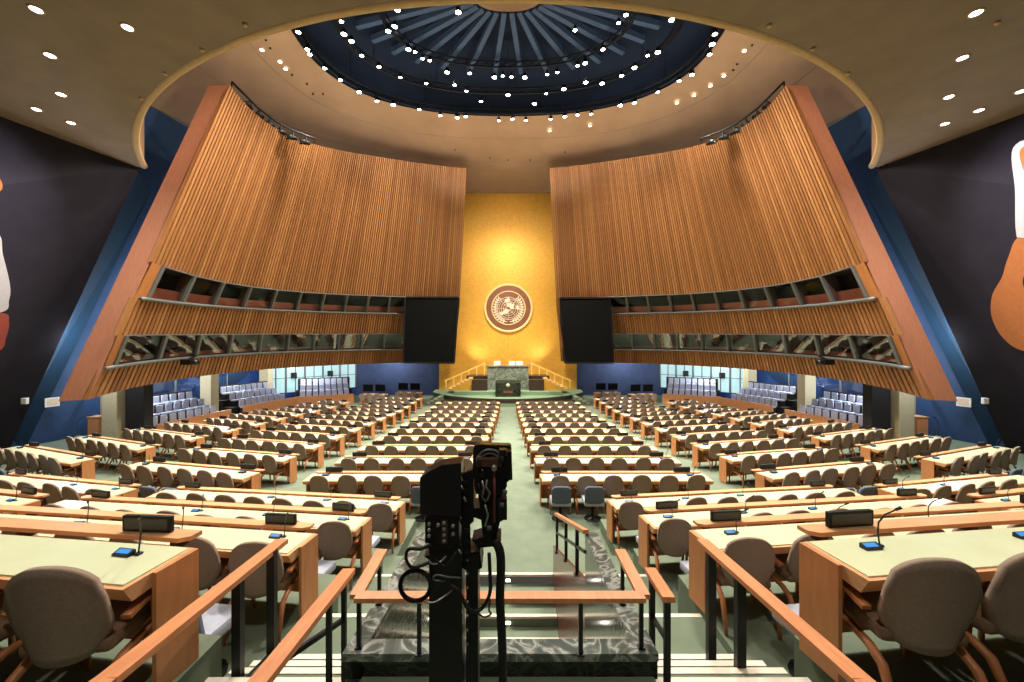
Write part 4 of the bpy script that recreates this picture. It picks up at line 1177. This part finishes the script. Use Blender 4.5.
CAM = rp(492,480)
t = thing('broadcast_camera', 'black broadcast camera seen from behind with round viewfinder hood on its column', 'camera', CAM)
lc = lambda px, py, dy=0: rp(px, py, dy)-CAM
def pl(pts, y0, y1): 
    m = MB(); m.plate([(lc(x,y,y0).x, lc(x,y,y0).z) for x, y in pts], y0, y1); return m
pl([(474,446),(479,444.5),(509,445.5),(511.5,448),(512.5,476),(508,482),(472.5,479),(473,450)], .0, .035).build('body', M['satin'], t)
m = MB(); c = lc(490,463,-.018)
for r, w in ((13,1.6),(9.5,1.2)):
    m.tube([(c.x+r*K*math.cos(math.pi*i/20), -.018, c.z+r*K*math.sin(math.pi*i/20)) for i in range(21)], w*K, 6)
m.build('viewfinder_hood', M['mullion'], t)
m = MB(); pts = [(c.x+11*K*math.cos(math.pi*i/20), c.z+11*K*math.sin(math.pi*i/20)) for i in range(21)]; m.plate(pts, -.012, .0); m.build('viewfinder_lens', M['plate_scr'], t)
pl([(476,460),(502,459),(502,467),(476,467)], -.05, .02).build('rear_panel', M['brown_p'], t)
pl([(474,467.5),(507,467.5),(507,486),(503,495),(476,494),(474,486)], -.035, .06).build('lower_body', M['black_p'], t)
pl([(503,451),(511,452),(512.5,480),(505,481)], -.05, .05).build('side_grip', M['black_m'], t)
pl([(478,495),(500,494),(506,500),(507,518),(500,522),(494,546),(484,545),(481,520),(470,516),(470,509),(480,508)], -.02, .07).build('tilt_arm', M['black_m'], t)
pl([(497,499),(507,499),(507,520),(499,520)], -.05, -.021).build('control_box', M['satin'], t)
pl([(472,540),(482,537),(501,538),(501,546),(478,548)], -.01, .06).build('foot_plate', M['black_m'], t)
c = lc(482,473,-.05); MB().lathe([(.002,-.05),(.012,-.05),(.012,-.034),(.006,-.034)], 14, (c.x,0,c.z), 'Y').build('knob', M['black_p'], t)
c = lc(503,452,-.06); MB().bev((c.x,-.06,c.z),(.026,.03,.02),.004).build('top_knob', M['satin'], t)
for k, (pts, mm) in enumerate((([(482,481),(484,488),(482,496),(486,502)],'steel'),([(487,480),(486,487),(490,493),(487,500)],'steel'),([(478,483),(480,491),(484,498)],'rubber'),([(485,505),(488,515),(485,526)],'steel'))):
    m = MB(); m.tube([lc(x,y,-.045) for x, y in pts], .0035, 6); m.build('plug_lead', M[mm], t)
m = MB(); m.tube([lc(494,468,-.06), lc(494.5,490,-.065), lc(494,522,-.06)], .0042, 6); m.build('red_lead', M['red_cable'], t)
c = lc(494.2,468.5,-.07); MB().lathe([(.002,-.072),(.009,-.072),(.009,-.055)], 10, (c.x,0,c.z), 'Y').build('jack', M['steel'], t)
for (x, y) in ((479,458),(500,456),(505,492),(502,505),(489,528)):
    c = lc(x,y,-.06); MB().bev((c.x,-.06,c.z),(.014,.012,.012),.003).build('button', M['mullion'], t)

def cable(name, label, pts, r, m='rubber', n=5):
    P = [rp(x, y, d) for x, y, d in pts]
    C = []
    for i in range(len(P)-1):
        p0, p1, p2, p3 = P[max(i-1,0)], P[i], P[i+1], P[min(i+2,len(P)-1)]
        for j in range(n):
            q = j/n; C.append(.5*((2*p1)+(-p0+p2)*q+(2*p0-5*p1+4*p2-p3)*q*q+(-p0+3*p1-3*p2+p3)*q**3))
    C.append(P[-1]); o = C[0].copy()
    ob = MB().tube([c-o for c in C], r, 8).build(name, M[m], None, o)
    return tag(ob, label, 'cable')
cable('cable_bundle', 'thick black cable bundle hanging straight down from the broadcast camera', [(495,540,-.05),(500,552,-.06),(501,570,-.06),(500,600,-.05),(502,640,-.05),(503,700,-.04),(503,973,-.03)], .0145)
loop = [(415.4+15.2*math.cos(R(a)), 585.5+15.2*math.sin(R(a)), -.08) for a in range(-40, 690, 30)]
cable('cable_coil', 'thick coil of black cable hung on the left of the camera column', loop, .0072, n=3)
cable('loop_cable', 'curved black cable arching from the connector panel above the coil', [(431,545,-.075),(420,549,-.1),(409,549,-.1),(406,558,-.1),(411,567,-.1),(420,566,-.09),(430,562,-.08)], .0052)
cable('hanging_cable', 'black cable sagging from the column to the broadcast camera', [(448,584,-.075),(458,590,-.09),(466,606,-.08),(474,612,-.06),(484,606,-.05),(490,592,-.075),(490,574,-.085),(489,553,-.08)], .0058)
cable('hanging_cable', 'thin black cable sagging lower between column and camera', [(478,613,-.06),(484,617,-.06),(491,614,-.06),(489,610,-.105),(490,600,-.115)], .003)
cable('thin_cable', 'pale thin cable looping across the front of the camera column', [(427,602,-.09),(435,602,-.09),(446,595,-.075),(452,590,-.07)], .0028, 'steel')
cable('thin_cable', 'pale thin cable hooked below the connector panel', [(446,556,-.07),(440,562,-.08),(433,564,-.09),(428,560,-.09)], .0028, 'steel')
cable('thin_cable', 'grey looped lead in the middle of the camera column', [(461,578,-.075),(448,577,-.09),(436,575,-.09),(434,580,-.09),(446,581,-.085)], .003, 'mullion')
cable('thin_cable', 'black lead crossing below the connector panel', [(456,552,-.075),(450,562,-.09),(444,566,-.085),(436,560,-.085)], .0035, 'rubber')

# ------------------------------------------------------------------ lights
def spot(loc, to, w, size, blend=.6, rad=.2, col=(1,.9,.76)):
    l = bpy.data.lights.new('lamp', 'SPOT'); l.energy = w; l.spot_size = R(size); l.spot_blend = blend; l.shadow_soft_size = rad; l.color = col
    o = bpy.data.objects.new('lamp', l); COL.objects.link(o); o.location = loc
    o.rotation_euler = (Vector(to)-Vector(loc)).to_track_quat('-Z','Y').to_euler()
    return o
def point(loc, w, rad=.2, col=(1,.9,.76)):
    l = bpy.data.lights.new('lamp', 'POINT'); l.energy = w; l.shadow_soft_size = rad; l.color = col
    o = bpy.data.objects.new('lamp', l); COL.objects.link(o); o.location = loc; return o
WARM = (1,.94,.84)
for i in range(10):                                  # the ring of stage lamps, aimed at the floor
    a = 2*math.pi*i/10
    p = (9.0*math.sin(a), YD+5.4*math.cos(a), 14.2)
    spot(p, (9.0*math.sin(a), 18.6+8*math.cos(a), -4.5), 3800, 100, .8, .25, WARM)
for i in range(6):                                   # lamps turned on the battened walls
    a = R((-125,-80,-38,38,80,125)[i])
    p = (6.0*math.sin(-a), YD-1+5.0*math.cos(-a), 14.0)
    spot(p, (15.5*math.sin(a), 20+15*math.cos(a), 2.5), 1900, 85, .8, .25, (1,.91,.76))
# gold wall: from the top edge and podium, then added mid-air spots to even it out
for x in (-2.6, 0, 2.6): spot((x, 34.3, 13.9), (x*.9, YG, 7.5), 1000, 85, .9, .15, (1,.9,.68))
for x in (-3.4, 3.4): spot((x, 34.4, -1.7), (x*.45, YG, 1.5), 150, 120, .9, .1, (1,.9,.68))
spot((0, 28.5, 13.4), (0, YG, 1.9), 900, 20, .6, .15, (1,.94,.84))
spot((0, 27.6, 12.0), (0, YG, 9.5), 200, 110, 1.0, .3, (1,.93,.78))
spot((0, 20.5, 11.5), (0, YG, 7.0), 1500, 50, 1.0, .3, (1,.93,.78))
spot((0, 29.5, 10.5), (0, YG, 2.0), 900, 110, 1.0, .3, (1,.93,.78))
spot((0, 25.6, 14.2), (0, YG, -2), 2500, 40, .9, .15, (1,.93,.78))
spot((0, 25.5, 14), (0, 33, -3.5), 2500, 30, .7, .15, WARM)
# soffit downlights
for x, y in DL:
    p = on_z(x, y, ZS-.03); spot(p, p-Vector((0,0,5)), 150, 120, .8, .1, WARM)
# near stalls, brightened by added spots overhead, out of view
for x, y in ((-5,4.5),(5,4.5),(-2.2,6.5),(2.2,6.5),(-9,7),(9,7)):
    p = Vector((x, y, ZS-.03)); spot(p, p-Vector((-x*.02,-1.0,5)), 210, 95, .7, .12, (1,.92,.78))
spot((0, -.8, ZS-.03), (0, 1.6, -2), 500, 60, .8, .15, WARM)  # added spot overhead that brings out the dark camera rig
for i in range(10):                                  # added spots hanging in mid-air, to brighten the dome ceiling
    a = R(-150+300*i/9)
    spot((9.2*math.sin(a), 18.0+8.5*math.cos(a), 9.3), (9.2*math.sin(a), YD+8*math.cos(a), 14), 290, 140, .9, .5, (1,.94,.86))
for s in (1, -1):                                    # added spots without fixtures, brightening the end faces of the battened walls
    spot((s*9.4, 9.6, 6.5), (s*14.6, 15.0, 2.6), 1000, 62, .9, .2, (1,.94,.88)); spot((s*6.5, 12.6, 8.2), (s*13.0, 17.0, 8.0), 900, 60, .9, .2, (1,.94,.88))
for s in (1, -1):                                    # added fill light for the blue recess behind the end faces
    point((s*17.0, 20.2, 1.5), 170, .4, (.85,.92,1))
# added fill lights under the gallery, for seats and blue walls
for s in (1, -1):
    point((s*19.9,22.0,-1.9), 260, .3, (.8,.9,1)); point((s*19.6,27.5,-1.9), 260, .3, (.85,.93,1)); point((s*16.0,32.2,-1.8), 260, .3, (.9,.96,1))
    point((s*10.5,35.6,-1.6), 160, .3, (.85,.9,1)); point((s*18.3,17.0,0.0), 220, .3, (.8,.88,1))
    spot((s*9.5,12.2,6.6), (s*17.2,11.3,3.2), 2000, 58, .9, .2, (.88,.86,1.0))  # added spot for the lavender sheen on the charcoal wall

w = bpy.data.worlds.new('hall_air'); S.world = w; w.use_nodes = True
w.node_tree.nodes['Background'].inputs['Color'].default_value = (1,.86,.7,1); w.node_tree.nodes['Background'].inputs['Strength'].default_value = .03
S.view_settings.view_transform = 'Standard'; S.view_settings.look = 'None'; S.view_settings.exposure = 1.1; S.view_settings.gamma = 1

# ------------------------------------------------------------------ camera
cd = bpy.data.cameras.new('camera'); cd.sensor_width = 36; cd.lens = F/1024*36; cd.shift_x = 4/1024; cd.clip_start = .05; cd.clip_end = 200
co = bpy.data.objects.new('camera', cd); COL.objects.link(co); co.location = (0,0,0); co.rotation_euler = (R(90),0,0)
S.camera = co
